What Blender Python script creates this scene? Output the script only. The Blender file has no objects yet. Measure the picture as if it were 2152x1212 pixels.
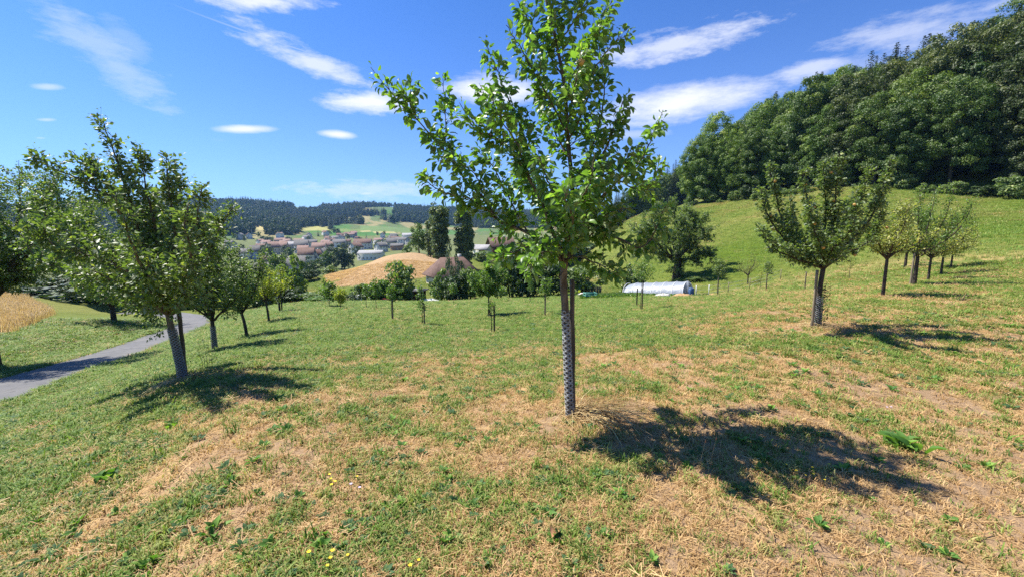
import bpy, math, random
import numpy as np

# ------------------------------------------------------------------ camera, sky, sun, exposure
S = bpy.context.scene
C = S.collection
F_PX, CX, CY, PITCH, EYE = 903.0, 1076.0, 606.0, math.radians(8.0), 1.65
cam_d = bpy.data.cameras.new('camera')
cam_d.sensor_width = 36.0
cam_d.lens = 36.0 * F_PX / 2152.0
cam_d.clip_start, cam_d.clip_end = 0.05, 9000.0
cam = bpy.data.objects.new('camera', cam_d)
cam.location = (0, 0, EYE)
cam.rotation_euler = (math.radians(90) - PITCH, 0, 0)
C.objects.link(cam)
S.camera = cam

SUN_DIR = np.array([-1.0, 0.42, 1.64]); SUN_DIR /= np.linalg.norm(SUN_DIR)
SUN_EL = math.asin(SUN_DIR[2])
sun_d = bpy.data.lights.new('sun', 'SUN')
sun_d.energy, sun_d.angle, sun_d.color = 5.0, math.radians(0.5), (1.0, 0.95, 0.86)
sun = bpy.data.objects.new('sun', sun_d)
from mathutils import Vector
sun.rotation_euler = Vector(SUN_DIR).to_track_quat('Z', 'Y').to_euler()
sun.location = (-30, 10, 60)
C.objects.link(sun)

S.view_settings.view_transform = 'Standard'
S.view_settings.look = 'None'
S.view_settings.gamma = 1.0
S.view_settings.use_curve_mapping = False
S.view_settings.exposure = 1.0
S.cycles.use_denoising = False
try:
    S.cycles.denoiser = 'OPENIMAGEDENOISE'
except Exception:
    pass
S.cycles.max_bounces = 6
S.cycles.diffuse_bounces = 3
S.cycles.transmission_bounces = 4
S.cycles.transparent_max_bounces = 8
S.cycles.volume_bounces = 1
S.cycles.use_adaptive_sampling = False
S.cycles.sample_clamp_indirect = 4.0

CT, ST = math.cos(PITCH), math.sin(PITCH)
def ray(u, v):
    a, b = (u - CX) / F_PX, (CY - v) / F_PX
    return np.array([a, CT + b * ST, -ST + b * CT])
def P(u, v, D):                      # the point at world depth y = D on the ray of a pixel of the photograph
    r = ray(u, v)
    return np.array([0, 0, EYE]) + r * (D / r[1])
def az_el(u, v):
    d = ray(u, v); d = d / np.linalg.norm(d)
    return math.atan2(d[0], d[1]), math.asin(d[2])

# ---- node helpers
class NT:
    def __init__(self, tree):
        self.t = tree
    def n(self, typ, **kw):
        nd = self.t.nodes.new(typ)
        ins = kw.pop('i', {})
        for k, v in kw.items():
            setattr(nd, k, v)
        for k, v in ins.items():
            s = nd.inputs[k]
            if isinstance(v, bpy.types.NodeSocket):
                self.t.links.new(v, s)
            else:
                s.default_value = v
        return nd
    def math(self, op, a, b=None, clamp=False):
        nd = self.t.nodes.new('ShaderNodeMath'); nd.operation = op; nd.use_clamp = clamp
        for k, v in enumerate((a, b)):
            if v is None: continue
            if isinstance(v, bpy.types.NodeSocket): self.t.links.new(v, nd.inputs[k])
            else: nd.inputs[k].default_value = v
        return nd.outputs[0]
    def mix(self, f, a, b, blend='MIX'):
        nd = self.t.nodes.new('ShaderNodeMix'); nd.data_type = 'RGBA'; nd.blend_type = blend
        for s, v in ((nd.inputs[0], f), (nd.inputs[6], a), (nd.inputs[7], b)):
            if isinstance(v, bpy.types.NodeSocket): self.t.links.new(v, s)
            elif isinstance(v, (tuple, list)): s.default_value = (*v[:3], 1)
            else: s.default_value = v
        return nd.outputs[2]
    def noise(self, vec, scale, detail=4, rough=0.55, **kw):
        nd = self.n('ShaderNodeTexNoise', i={'Scale': scale, 'Detail': detail, 'Roughness': rough}, **kw)
        if vec is not None: self.t.links.new(vec, nd.inputs['Vector'])
        return nd.outputs['Fac']
    def ramp(self, fac, lo, hi, a=0.0, b=1.0, smooth=True):
        nd = self.n('ShaderNodeMapRange', i={'From Min': lo, 'From Max': hi, 'To Min': a, 'To Max': b})
        nd.interpolation_type = 'SMOOTHSTEP' if smooth else 'LINEAR'
        nd.clamp = True
        self.t.links.new(fac, nd.inputs['Value'])
        return nd.outputs['Result']
    def link(self, a, b):
        self.t.links.new(a, b)

def build_world():
    w = bpy.data.worlds.new('World'); S.world = w; w.use_nodes = True
    t = w.node_tree; t.nodes.clear(); N = NT(t)
    sky = N.n('ShaderNodeTexSky', sky_type='NISHITA', sun_disc=False)
    sky.sun_elevation = SUN_EL
    sky.sun_rotation = math.atan2(SUN_DIR[0], SUN_DIR[1])
    sky.altitude = 1500; sky.air_density = 1.0; sky.dust_density = 2.0; sky.ozone_density = 6.0
    tc = N.n('ShaderNodeTexCoord')
    d = tc.outputs['Generated']
    sep = N.n('ShaderNodeSeparateXYZ', i={0: d})
    az = N.math('ARCTAN2', sep.outputs[0], sep.outputs[1])
    el = N.math('ARCSINE', sep.outputs[2])
    q = N.n('ShaderNodeCombineXYZ', i={0: az, 1: el, 2: 0.0}).outputs[0]
    # streaky noise, stretched along the wind
    mp = N.n('ShaderNodeMapping', i={'Vector': q, 'Rotation': (0, 0, math.radians(-16)), 'Scale': (5, 22, 1)})
    n1 = N.noise(mp.outputs[0], 1.0, 7, 0.62)
    mp2 = N.n('ShaderNodeMapping', i={'Vector': q, 'Rotation': (0, 0, math.radians(20)), 'Scale': (14, 40, 1)})
    n2 = N.noise(mp2.outputs[0], 1.3, 8, 0.68)
    nn = N.math('ADD', N.math('MULTIPLY', n1, 0.5), N.math('MULTIPLY', n2, 0.5))
    clouds = [  # ends of the long axis and half width in pixels of the photograph, density, raggedness
        (30, -40, 390, 250, 60, .34, 1.0), (50, 0, 260, 160, 20, .20, .8), (190, -20, 330, 190, 40, .2, .9),
        (420, -8, 670, 6, 22, .85, .9), (520, 70, 800, 190, 30, .72, 1.0),
        (670, 207, 890, 216, 26, .95, .7), (930, 190, 1150, 190, 34, .98, .6), (445, 272, 580, 271, 10, .95, .35),
        (670, 279, 752, 287, 10, 1.0, .3), (1230, 250, 1660, 172, 42, 1.0, .5), (1600, 172, 1810, 112, 26, .62, .9),
        (1690, 120, 2190, -5, 46, .5, 1.0), (1240, 130, 1590, 48, 36, .68, 1.1), (1700, 130, 1960, 150, 34, .28, .9), (55, 181, 145, 184, 9, .5, .5),
        (68, 252, 128, 252, 5, .5, .4), (65, 290, 105, 291, 4, .35, .4), (560, 392, 940, 402, 30, .55, .9), (740, 408, 800, 406, 6, .7, .3),
        (345, 3, 790, 152, 3, .30, .1), (1240, 283, 1430, 279, 12, .45, .5), (905, 245, 1030, 258, 12, .35, .6), (400, 290, 520, 300, 10, .18, .6)]
    acc = None
    for (u0, v0, u1, v1, hw, st, rag) in clouds:
        a0, e0 = az_el(u0, v0); a1, e1 = az_el(u1, v1)
        c = ((a0 + a1) / 2, (e0 + e1) / 2)
        dx, dy = a1 - a0, e1 - e0
        L = math.hypot(dx, dy); ax = (dx / L, dy / L)
        am, em = az_el((u0 + u1) / 2 , (v0 + v1) / 2 + hw); ac, ec = az_el((u0 + u1) / 2, (v0 + v1) / 2)
        W = max(abs(em - ec), 1e-3)
        sub = N.n('ShaderNodeVectorMath', operation='SUBTRACT', i={0: q, 1: (c[0], c[1], 0)}).outputs[0]
        s1 = N.n('ShaderNodeVectorMath', operation='DOT_PRODUCT', i={0: sub, 1: (ax[0] * 2 / L, ax[1] * 2 / L, 0)}).outputs['Value']
        s2 = N.n('ShaderNodeVectorMath', operation='DOT_PRODUCT', i={0: sub, 1: (-ax[1] / W, ax[0] / W, 0)}).outputs['Value']
        r2 = N.math('SQRT', N.math('ADD', N.math('MULTIPLY', s1, s1), N.math('MULTIPLY', s2, s2)))
        r3 = N.math('ADD', r2, N.math('MULTIPLY', N.math('SUBTRACT', nn, 0.5), rag * 4.0))
        m = N.ramp(r3, 1.35, 0.05, 0.0, st)
        acc = m if acc is None else N.math('MAXIMUM', acc, m)
    # thin veil over the whole sky, a little thicker low down
    mp3 = N.n('ShaderNodeMapping', i={'Vector': q, 'Rotation': (0, 0, math.radians(-38)), 'Scale': (1.6, 6.5, 1)})
    n3 = N.noise(mp3.outputs[0], 1.0, 7, 0.6)
    veil = N.ramp(n3, 0.55, 0.9, 0.0, 0.16)
    low = N.math('MULTIPLY', N.math('EXPONENT', N.math('MULTIPLY', N.math('MAXIMUM', el, 0.0), -5.5)), 0.36)
    tot = N.math('MAXIMUM', N.math('MAXIMUM', acc, veil), low)
    ccol = N.n('ShaderNodeRGB'); ccol.outputs[0].default_value = (8.9, 9.1, 9.8, 1)
    tint = N.mix(1.0, sky.outputs[0], (0.43, 0.99, 1.66), 'MULTIPLY')
    col = N.mix(tot, tint, ccol.outputs[0])
    bg = N.n('ShaderNodeBackground', i={'Color': col, 'Strength': 0.060})
    out = N.n('ShaderNodeOutputWorld', i={'Surface': bg.outputs[0]})
build_world()

# ------------------------------------------------------------------ numbers: noise, meshes, objects
def _hash(ix, iy, seed):
    h = (ix.astype(np.int64) * 374761393 + iy.astype(np.int64) * 668265263 + seed * 1274126177) & 0x7fffffff
    h = ((h ^ (h >> 13)) * 1103515245) & 0x7fffffff
    h = (h ^ (h >> 16)) & 0xffff
    return h / 65535.0
def vnoise(x, y, seed=0):
    x = np.asarray(x, float); y = np.asarray(y, float)
    ix, iy = np.floor(x), np.floor(y)
    fx, fy = x - ix, y - iy
    fx = fx * fx * (3 - 2 * fx); fy = fy * fy * (3 - 2 * fy)
    a = _hash(ix, iy, seed); b = _hash(ix + 1, iy, seed); c = _hash(ix, iy + 1, seed); d = _hash(ix + 1, iy + 1, seed)
    return (a * (1 - fx) + b * fx) * (1 - fy) + (c * (1 - fx) + d * fx) * fy
def fbm(x, y, octs=4, seed=0, gain=0.5):
    s, a, t = 0.0, 1.0, 0.0
    for k in range(octs):
        s = s + a * vnoise(x * 2 ** k + 17.3 * k, y * 2 ** k - 9.1 * k, seed + k); t += a; a *= gain
    return s / t
def sstep(a, b, x):
    t = np.clip((np.asarray(x, float) - a) / (b - a), 0, 1)
    return t * t * (3 - 2 * t)
def unit(v):
    v = np.asarray(v, float)
    return v / np.maximum(np.linalg.norm(v, axis=-1, keepdims=True), 1e-9)

def mesh(name, verts, faces, mats=(), attrs=None, mat_idx=None, smooth=False, cols=None):
    """faces: list of integer arrays (m,k)"""
    me = bpy.data.meshes.new(name)
    verts = np.asarray(verts, np.float32)
    faces = [np.asarray(f, np.int32) for f in faces if len(f)]
    me.vertices.add(len(verts)); me.vertices.foreach_set('co', verts.ravel())
    tot = sum(f.size for f in faces); nf = sum(len(f) for f in faces)
    me.loops.add(tot); me.polygons.add(nf)
    me.loops.foreach_set('vertex_index', np.concatenate([f.ravel() for f in faces]))
    sizes = np.concatenate([np.full(len(f), f.shape[1], np.int32) for f in faces])
    me.polygons.foreach_set('loop_start', np.concatenate([[0], np.cumsum(sizes)[:-1]]).astype(np.int32))
    if mat_idx is not None:
        me.polygons.foreach_set('material_index', np.asarray(mat_idx, np.int32))
    if smooth:
        me.polygons.foreach_set('use_smooth', np.ones(nf, bool))
    for m in mats:
        me.materials.append(m)
    for k, a in (attrs or {}).items():
        at = me.attributes.new(k, 'FLOAT', 'POINT'); at.data.foreach_set('value', np.asarray(a, np.float32))
    for k, a in (cols or {}).items():
        at = me.attributes.new(k, 'FLOAT_COLOR', 'POINT')
        c4 = np.ones((len(verts), 4), np.float32); c4[:, :3] = a
        at.data.foreach_set('color', c4.ravel())
    me.update(); me.validate()
    return me
class MB:
    """collects verts and faces of mixed size"""
    def __init__(self):
        self.v = []; self.f = {}; self.n = 0; self.a = []
    def add(self, v, faces, a=0.0):
        v = np.asarray(v, float).reshape(-1, 3)
        for f in faces:
            f = np.asarray(f, int)
            if f.ndim == 1: f = f[None]
            if f.size: self.f.setdefault(f.shape[1], []).append(f + self.n)
        self.v.append(v); self.n += len(v); self.a.append(np.broadcast_to(a, (len(v),)))
        return self
    def box(self, c, s, rz=0.0, taper=1.0):
        x, y, z = np.array(s) / 2
        p = np.array([[-x, -y, -z], [x, -y, -z], [x, y, -z], [-x, y, -z], [-x * taper, -y * taper, z], [x * taper, -y * taper, z], [x * taper, y * taper, z], [-x * taper, y * taper, z]])
        if rz:
            ca, sa = math.cos(rz), math.sin(rz)
            p = np.stack([p[:, 0] * ca - p[:, 1] * sa, p[:, 0] * sa + p[:, 1] * ca, p[:, 2]], 1)
        return self.add(p + np.array(c), [[[0, 3, 2, 1], [4, 5, 6, 7], [0, 1, 5, 4], [1, 2, 6, 5], [2, 3, 7, 6], [3, 0, 4, 7]]])
    def tube(self, pts, rad, sides=6, a=0.0, cap=True):
        pts = np.asarray(pts, float); n = len(pts)
        rad = np.broadcast_to(np.asarray(rad, float), (n,))
        tan = unit(np.gradient(pts, axis=0))
        ref = np.array([0.0, 0, 1]) if abs(tan[0][2]) < 0.9 else np.array([1.0, 0, 0])
        u = unit(np.cross(np.broadcast_to(ref, tan.shape), tan)); w = np.cross(tan, u)
        for k in range(1, n):
            if np.dot(u[k], u[k - 1]) < 0: u[k] *= -1; w[k] *= -1
        th = np.arange(sides) * 2 * math.pi / sides
        ring = pts[:, None] + rad[:, None, None] * (np.cos(th)[None, :, None] * u[:, None] + np.sin(th)[None, :, None] * w[:, None])
        idx = np.arange(n * sides).reshape(n, sides)
        q = np.stack([idx[:-1], np.roll(idx, -1, 1)[:-1], np.roll(idx, -1, 1)[1:], idx[1:]], -1).reshape(-1, 4)
        fs = [q]
        if cap: fs.append(idx[-1][None, :]); fs.append(idx[0][::-1][None, :])
        return self.add(ring.reshape(-1, 3), fs, a)
    def mesh(self, name, mats=(), smooth=False, attr=None):
        v = np.concatenate(self.v)
        fs = [np.concatenate(x) for x in self.f.values()]
        return mesh(name, v, fs, mats, {attr: np.concatenate(self.a)} if attr else None, smooth=smooth)

def obj(name, me, parent=None, loc=None, rz=0.0, scale=None):
    o = bpy.data.objects.new(name, me)
    C.objects.link(o)
    if parent is not None: o.parent = parent
    if loc is not None: o.location = tuple(float(t) for t in loc)
    if rz: o.rotation_euler = (0, 0, rz)
    if scale is not None: o.scale = scale if hasattr(scale, '__len__') else (scale,) * 3
    return o
def tag(o, label=None, cat=None, group=None, kind=None):
    if label: o['label'] = label
    if cat: o['category'] = cat
    if group: o['group'] = group
    if kind: o['kind'] = kind
    return o
def thing(name, label, cat, loc, rz=0.0, group=None, scale=None):
    return tag(obj(name, None, None, loc, rz, scale), label, cat, group)

# ------------------------------------------------------------------ terrain
RNG = np.random.default_rng(7)
ROAD = np.array([P(-330, 900, 8.6), P(-150, 860, 9.6), P(0, 814, 11.5), P(100, 783, 14.3), P(178, 761, 17), P(267, 733, 21.5), P(335, 708, 27),
                 P(385, 690, 31), P(408, 676, 36), P(395, 665, 42), P(340, 658, 50), P(270, 655, 58)])
CTRL = [  # (pixel u, pixel v, depth): where the ground stands
    (1197, 875, 4.2), (385, 795, 6.6), (1718, 683, 9.2), (452, 735, 11.5), (520, 708, 14.5), (565, 675, 20), (585, 656, 26),
    (1037, 699, 14.5), (889, 682, 16.5), (824, 671, 18), (1145, 661, 19), (1348, 652, 20), (770, 648, 26), (716, 650, 27), (691, 645, 30),
    (640, 634, 40), (800, 634, 40), (953, 640, 33), (1000, 632, 40), (1130, 630, 40), (1230, 628, 38), (1318, 620, 47.5), (1390, 621, 46), (1458, 622, 45), (1508, 622, 32), (1610, 612, 36), (1570, 598, 48),
    (1420, 583, 58), (1450, 530, 75), (1450, 470, 100), (1450, 432, 128), (1320, 462, 120), (1330, 560, 75), (1240, 602, 60),
    (1600, 545, 58), (1600, 470, 82), (1600, 417, 112), (1800, 397, 92), (1800, 500, 57), (2000, 407, 80), (2000, 500, 47), (2000, 560, 33), (2152, 412, 74), (2152, 520, 36),
    (1855, 622, 15.5), (1920, 600, 20), (1975, 582, 27), (2152, 700, 8.8), (2152, 860, 4.9), (1600, 860, 4.4),
    (60, 900, 6.3), (230, 880, 5.6), (0, 1100, 3.0), (700, 860, 4.5), (700, 740, 9.2), (1400, 740, 7.6), (1900, 760, 6.8), (1750, 605, 26),
    (240, 676, 33), (100, 700, 25), (0, 762, 16.5), (60, 652, 40), (0, 612, 60), (-250, 640, 40), (250, 635, 62), (300, 606, 95), (-300, 760, 13),
    (630, 600, 105), (700, 608, 98), (820, 603, 94), (900, 578, 108), (700, 573, 140), (800, 541, 150), (870, 530, 155), (920, 548, 140), (950, 600, 92), (1050, 603, 80), (1150, 603, 75),
    (640, 550, 330), (560, 548, 330), (480, 552, 300), (780, 528, 420), (860, 517, 480), (640, 521, 520), (800, 507, 640), (560, 518, 560), (700, 495, 800), (1030, 532, 175), (1060, 515, 230), (1250, 500, 250),
    (300, 520, 500), (0, 520, 480), (-300, 520, 480), (1150, 495, 600), (350, 495, 800), (0, 495, 800),
    (1380, 442, 300), (1550, 380, 220), (1350, 470, 190)]
_pts = [P(*c) for c in CTRL] + [r for r in ROAD]
_pts += [np.array(p, float) for p in [(0, 0, 0), (0, 1.8, -.10), (3, 1.5, -.2), (-3, 1.5, -.35), (0, -6, .5), (6, -5, .2), (-6, -5, -.3), (0, -40, 6), (40, -30, 4), (-40, -30, -4), (60, 0, 3), (-40, 5, -5), (-60, -10, -6), (14, 3, -.3),
    (-45, 215, -20), (-80, 200, -21), (-15, 215, -19), (-110, 140, -17), (-60, 150, -17), (-200, 150, -18), (0, 128, -13), (20, 130, -11.5), (-80, 110, -14), (15, 55, -8), (-8, 55, -8.0), (-25, 58, -8.6), (-10, 70, -10.2),
    (122, 108, 28), (100, 150, 26), (140, 80, 33), (160, 150, 46), (120, 190, 36), (170, 60, 38), (250, 150, 60), (200, 300, 60), (110, 30, 9)]]
_pts = np.array(_pts)
def _q(x, y):
    return np.stack([2.0 * np.arctan2(x, y), np.log(np.hypot(x, y) + 6.0)], -1)
_cq = _q(_pts[:, 0], _pts[:, 1]); _cs = _pts[:, 2] / (np.hypot(_pts[:, 0], _pts[:, 1]) + 6.0)
_mean = 0
def _tps(d):
    return np.where(d > 1e-9, d * d * np.log(np.maximum(d, 1e-9)), 0)
_n = len(_cq)
_K = _tps(np.linalg.norm(_cq[:, None] - _cq[None], axis=-1)) + np.eye(_n) * 0.004
_Pm = np.concatenate([np.ones((_n, 1)), _cq], 1)
_A = np.block([[_K, _Pm], [_Pm.T, np.zeros((3, 3))]])
_w = np.linalg.solve(_A, np.concatenate([_cs, np.zeros(3)]))
RIDGE_U = np.array([-900, -300, 0, 200, 430, 520, 580, 640, 700, 760, 830, 900, 1000, 1100, 1250, 1450, 1700, 2400, 3200])
RIDGE_V = np.array([400, 420, 425, 415, 411, 414, 418, 424, 424, 419, 423, 428, 432, 436, 430, 400, 380, 380, 380]) + 3
_ra = np.array([az_el(u, v) for u, v in zip(RIDGE_U, RIDGE_V)])
_rs = np.array([ray(u, v)[2] / math.hypot(*ray(u, v)[:2]) for u, v in zip(RIDGE_U, RIDGE_V)])
def road_near(x, y):
    """distance to the road's centre line and its height there"""
    best = np.full(np.shape(x), 1e9); bz = np.zeros(np.shape(x))
    for a, b in zip(ROADC[:-1], ROADC[1:]):
        d = b[:2] - a[:2]; L2 = d @ d
        t = np.clip(((x - a[0]) * d[0] + (y - a[1]) * d[1]) / L2, 0, 1)
        ds = np.hypot(x - a[0] - t * d[0], y - a[1] - t * d[1])
        m = ds < best
        best = np.where(m, ds, best); bz = np.where(m, a[2] + t * (b[2] - a[2]), bz)
    return best, bz
def catmull(p, k=8):
    p = np.asarray(p, float)
    q = np.concatenate([[2 * p[0] - p[1]], p, [2 * p[-1] - p[-2]]])
    out = []
    for i in range(1, len(q) - 2):
        for t in np.arange(k) / k:
            out.append(0.5 * ((2 * q[i]) + (-q[i - 1] + q[i + 1]) * t + (2 * q[i - 1] - 5 * q[i] + 4 * q[i + 1] - q[i + 2]) * t * t + (-q[i - 1] + 3 * q[i] - 3 * q[i + 1] + q[i + 2]) * t ** 3))
    out.append(q[-2])
    return np.array(out)
ROADC = catmull(ROAD, 6)
ROAD_HALF = 1.28
def hraw(x, y):
    x = np.asarray(x, float); y = np.asarray(y, float); sh = x.shape
    x = x.ravel(); y = y.ravel(); r = np.hypot(x, y)
    out = np.empty(len(x))
    for s in range(0, len(x), 20000):
        e = s + 20000
        q = _q(x[s:e], y[s:e])
        out[s:e] = _tps(np.linalg.norm(q[:, None] - _cq[None], axis=-1)) @ _w[:_n] + _w[_n] + q @ _w[_n + 1:]
    z = out * (r + 6.0)
    # far hills across the valley
    az = np.arctan2(x, y)
    top = np.interp(az, _ra[:, 0], _rs)
    rr = np.clip((r - 820) / (1800 - 820), 0, 1)
    lum = (fbm(az * 7 + 3, r / 420.0, 3, 5) - .5) * 46 * np.sin(np.clip(rr, 0, 1) * math.pi)
    far = -9 + (1800 * (top - 0.010) + EYE + 9 - 0) * (rr * .8 + .2 * rr * rr) + lum
    far = np.where(r > 1800, 1800 * (top - 0.010) + EYE - (r - 1800) * 0.06, far)
    k = sstep(640, 860, r) * sstep(2.2, 1.5, np.abs(az))
    zz = np.where(np.abs(az) > 1.6, z * sstep(600, 100, r), z)
    z = zz * (1 - k) + far * k
    return z.reshape(sh)
def H(x, y, micro=True):
    x = np.asarray(x, float); y = np.asarray(y, float)
    z = hraw(x, y)
    r = np.hypot(x, y)
    z = z + (fbm(x / 1.7, y / 1.7, 3, 3) - .5) * 0.10 * sstep(0.5, 3, r) * sstep(90, 40, r)
    d, bz = road_near(x, y)
    k = sstep(4.2, 1.55, d)
    z = z * (1 - k) + bz * k
    return z - 0.07 * sstep(ROAD_HALF + 0.05, ROAD_HALF - 0.30, d)
def h1(x, y):
    return float(H(np.array([x]), np.array([y]))[0])
def on(u, D):                        # the ground under pixel column u at depth D
    # column u is a vertical plane only for v fixed: iterate
    v = 606.0
    for _ in range(6):
        p = P(u, v, D); z = h1(p[0], D)
        b = (z - EYE) / D; ang = math.atan(b) + PITCH
        v = CY - F_PX * math.tan(ang)
    return np.array([p[0], D, z])
def hit(u, v, dmax=400):             # where the ray of a pixel meets the ground
    r = ray(u, v); D = np.geomspace(0.8, dmax, 900)
    p = np.array([0, 0, EYE]) + r[None] * (D / r[1])[:, None]
    below = np.nonzero(p[:, 2] < H(p[:, 0], p[:, 1]))[0]
    k = below[0] if len(below) else len(D) - 1
    q = p[k].copy(); q[2] = h1(q[0], q[1])
    return q

RINGS = [P(*c)[:2] for c in [(1037, 699, 14.5), (889, 682, 16.5), (824, 671, 18), (1145, 661, 19), (1348, 652, 20), (1508, 622, 32), (1610, 612, 36), (452, 735, 11.5), (520, 708, 14.5), (566, 675, 20), (1855, 622, 15.5), (1920, 600, 20), (1718, 683, 9.2), (385, 795, 6.6), (1197, 875, 4.2), (1027, 655, 21)]]
def dryness(x, y):
    r = np.hypot(x, y); az = np.arctan2(x, y)
    n = fbm(x / 1.5, y / 1.1, 4, 21, .6)
    n2 = fbm(x / 0.35, y / 0.35, 2, 77)
    far = fbm(x / 6.0, y / 4.0, 3, 40)
    ring = 0.0
    for k, (cx, cy) in enumerate(RINGS):                      # trampled, dried-out grass round each trunk
        ring = ring + .17 * np.exp(-(((x - cx) / .75) ** 2 + ((y - cy) / .6) ** 2))
    bias = ring + .015 + 0.125 * sstep(10, 4, r) + 0.085 * sstep(.12, .7, az) * sstep(34, 12, r) - 0.15 * sstep(8, 14, r) * sstep(.6, .15, az) - .12 * sstep(-.2, -.75, az) * sstep(4.5, 8, r)
    return n * .44 + n2 * .38 + far * .18 + bias + .10 * np.exp(-(((x - 2.0) / 1.0) ** 2 + ((y - 2.0) / .35) ** 2)) + .08 * np.exp(-(((x - .2) / .5) ** 2 + ((y - 1.75) / .15) ** 2))
def uv_of(x, y, z):
    zc = z - EYE
    fwd = y * CT - zc * ST; up = y * ST + zc * CT
    return CX + F_PX * x / fwd, CY - F_PX * up / fwd

# zones by place on the ground (polygons in metres, laid out once from where their corners stand)
def inpoly(x, y, poly):
    inside = np.zeros(np.shape(x), bool); n = len(poly)
    for i in range(n):
        x0, y0 = poly[i]; x1, y1 = poly[(i + 1) % n]
        c = ((y0 > y) != (y1 > y)) & (x < (x1 - x0) * (y - y0) / (y1 - y0 + 1e-12) + x0)
        inside ^= c
    return inside
def gpoly(pts):
    return [tuple(P(*p)[:2]) for p in pts]
WHEAT_L = gpoly([(-350, 690, 22), (-60, 705, 22.5), (20, 695, 24), (80, 675, 29), (106, 655, 36), (100, 640, 45), (40, 618, 60), (-100, 610, 75), (-350, 610, 75)])
STUBBLE = gpoly([(685, 597, 101), (820, 590, 98), (905, 585, 106), (925, 560, 128), (918, 540, 150), (870, 528, 170), (800, 541, 175), (800, 548, 148), (760, 565, 128), (722, 585, 112)])
STRAW = gpoly([(678, 594, 106), (720, 586, 111), (757, 566, 127), (797, 548, 147), (800, 541, 178), (740, 555, 178), (690, 568, 178), (684, 584, 125)])

MATS = {}
def terrain():
    ang = np.concatenate([np.arange(-180, -62, 3.0), np.arange(-62, 62, 0.30), np.arange(62, 181, 3.0)])
    ang = np.radians(ang)
    rad = np.concatenate([[0.02, .3, .6, .9], np.geomspace(1.1, 2600, 400), [2900, 3400, 4200]])
    A, R = np.meshgrid(ang, rad, indexing='ij')
    X, Y = R * np.sin(A), R * np.cos(A)
    Z = H(X, Y)
    na, nr = A.shape
    idx = np.arange(na * nr).reshape(na, nr)
    q = np.stack([idx[:-1, :-1], idx[1:, :-1], idx[1:, 1:], idx[:-1, 1:]], -1).reshape(-1, 4)[:, ::-1]
    x, y, z = X.ravel(), Y.ravel(), Z.ravel(); r = R.ravel(); az = A.ravel()
    # colours of the ground's own cover
    dry = dryness(x, y)
    base = np.tile([.150, .175, .042], (len(x), 1))                # meadow
    zone = sstep(44, 60, r)
    fa = fbm(x / 14, y / 14, 4, 51); fb = fbm(x / 45, y / 30, 3, 61)
    hill = np.stack([.138 + .07 * (fa - .5) + .13 * (fb - .5), .162 + .05 * (fa - .5) + .08 * (fb - .5), .034 + .03 * (fa - .5) + .05 * (fb - .5)], -1)
    base = np.where((zone > 0)[:, None], hill, base)
    def paint(m, c, soft=None):
        nonlocal base, zone
        base = np.where(m[:, None], np.array(c)[None] * (0.85 + .3 * fa)[:, None], base); zone = np.where(m, 1.0, zone)
    paint(inpoly(x, y, WHEAT_L), (.48, .34, .17))
    paint(inpoly(x, y, STUBBLE), (.36, .245, .145))
    paint(inpoly(x, y, STRAW), (.36, .235, .075))
    town = (r > 230) & (r < 800)
    paint(town, (.13, .15, .06))
    f = r > 760
    c = fbm(az * 30, r / 150.0, 3, 81)
    paint(f, (.10, .135, .05))
    paint(f & (c > .58), (.24, .21, .10))
    paint(f & (c < .40), (.07, .15, .035))
    # strips of field at the foot of the far hill
    def span(u0, u1, d0, d1, col):
        a0, a1 = az_el(u0, 490)[0], az_el(u1, 490)[0]
        yy = y
        paint((az > a0) & (az < a1) & (yy > d0) & (yy < d1), col)
    span(690, 830, 735, 800, (.06, .15, .035)); span(760, 830, 800, 815, (.40, .34, .17)); span(640, 760, 800, 850, (.14, .19, .06)); span(540, 640, 790, 900, (.36, .30, .13)); span(760, 900, 815, 920, (.13, .19, .07)); span(620, 690, 800, 900, (.30, .29, .11))
    span(420, 540, 830, 960, (.33, .28, .12))
    path_d, _ = road_near(x, y)
    me = mesh('ground', np.stack([x, y, z], -1), [q], [MATS['ground']], {'dry': dry, 'zone': zone}, smooth=True, cols={'cover': base})
    o = obj('ground', me); tag(o, kind='structure')
    return o

# ------------------------------------------------------------------ materials
def new_mat(name):
    m = bpy.data.materials.new(name); m.use_nodes = True
    t = m.node_tree; t.nodes.clear()
    N = NT(t); N.out = N.n('ShaderNodeOutputMaterial'); N.m = m
    MATS[name] = m
    return N
def pbsdf(N, col, rough=0.8, spec=0.3, normal=None, **kw):
    b = N.n('ShaderNodeBsdfPrincipled', i={'Roughness': rough, 'Specular IOR Level': spec})
    if isinstance(col, bpy.types.NodeSocket): N.link(col, b.inputs['Base Color'])
    else: b.inputs['Base Color'].default_value = (*col, 1)
    if normal is not None: N.link(normal, b.inputs['Normal'])
    for k, v in kw.items():
        b.inputs[k].default_value = v
    return b
def finish(N, sh):
    N.link(sh, N.out.inputs['Surface'])
def bump(N, h, dist, strength=1.0):
    return N.n('ShaderNodeBump', i={'Height': h, 'Distance': dist, 'Strength': strength}).outputs[0]

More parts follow.
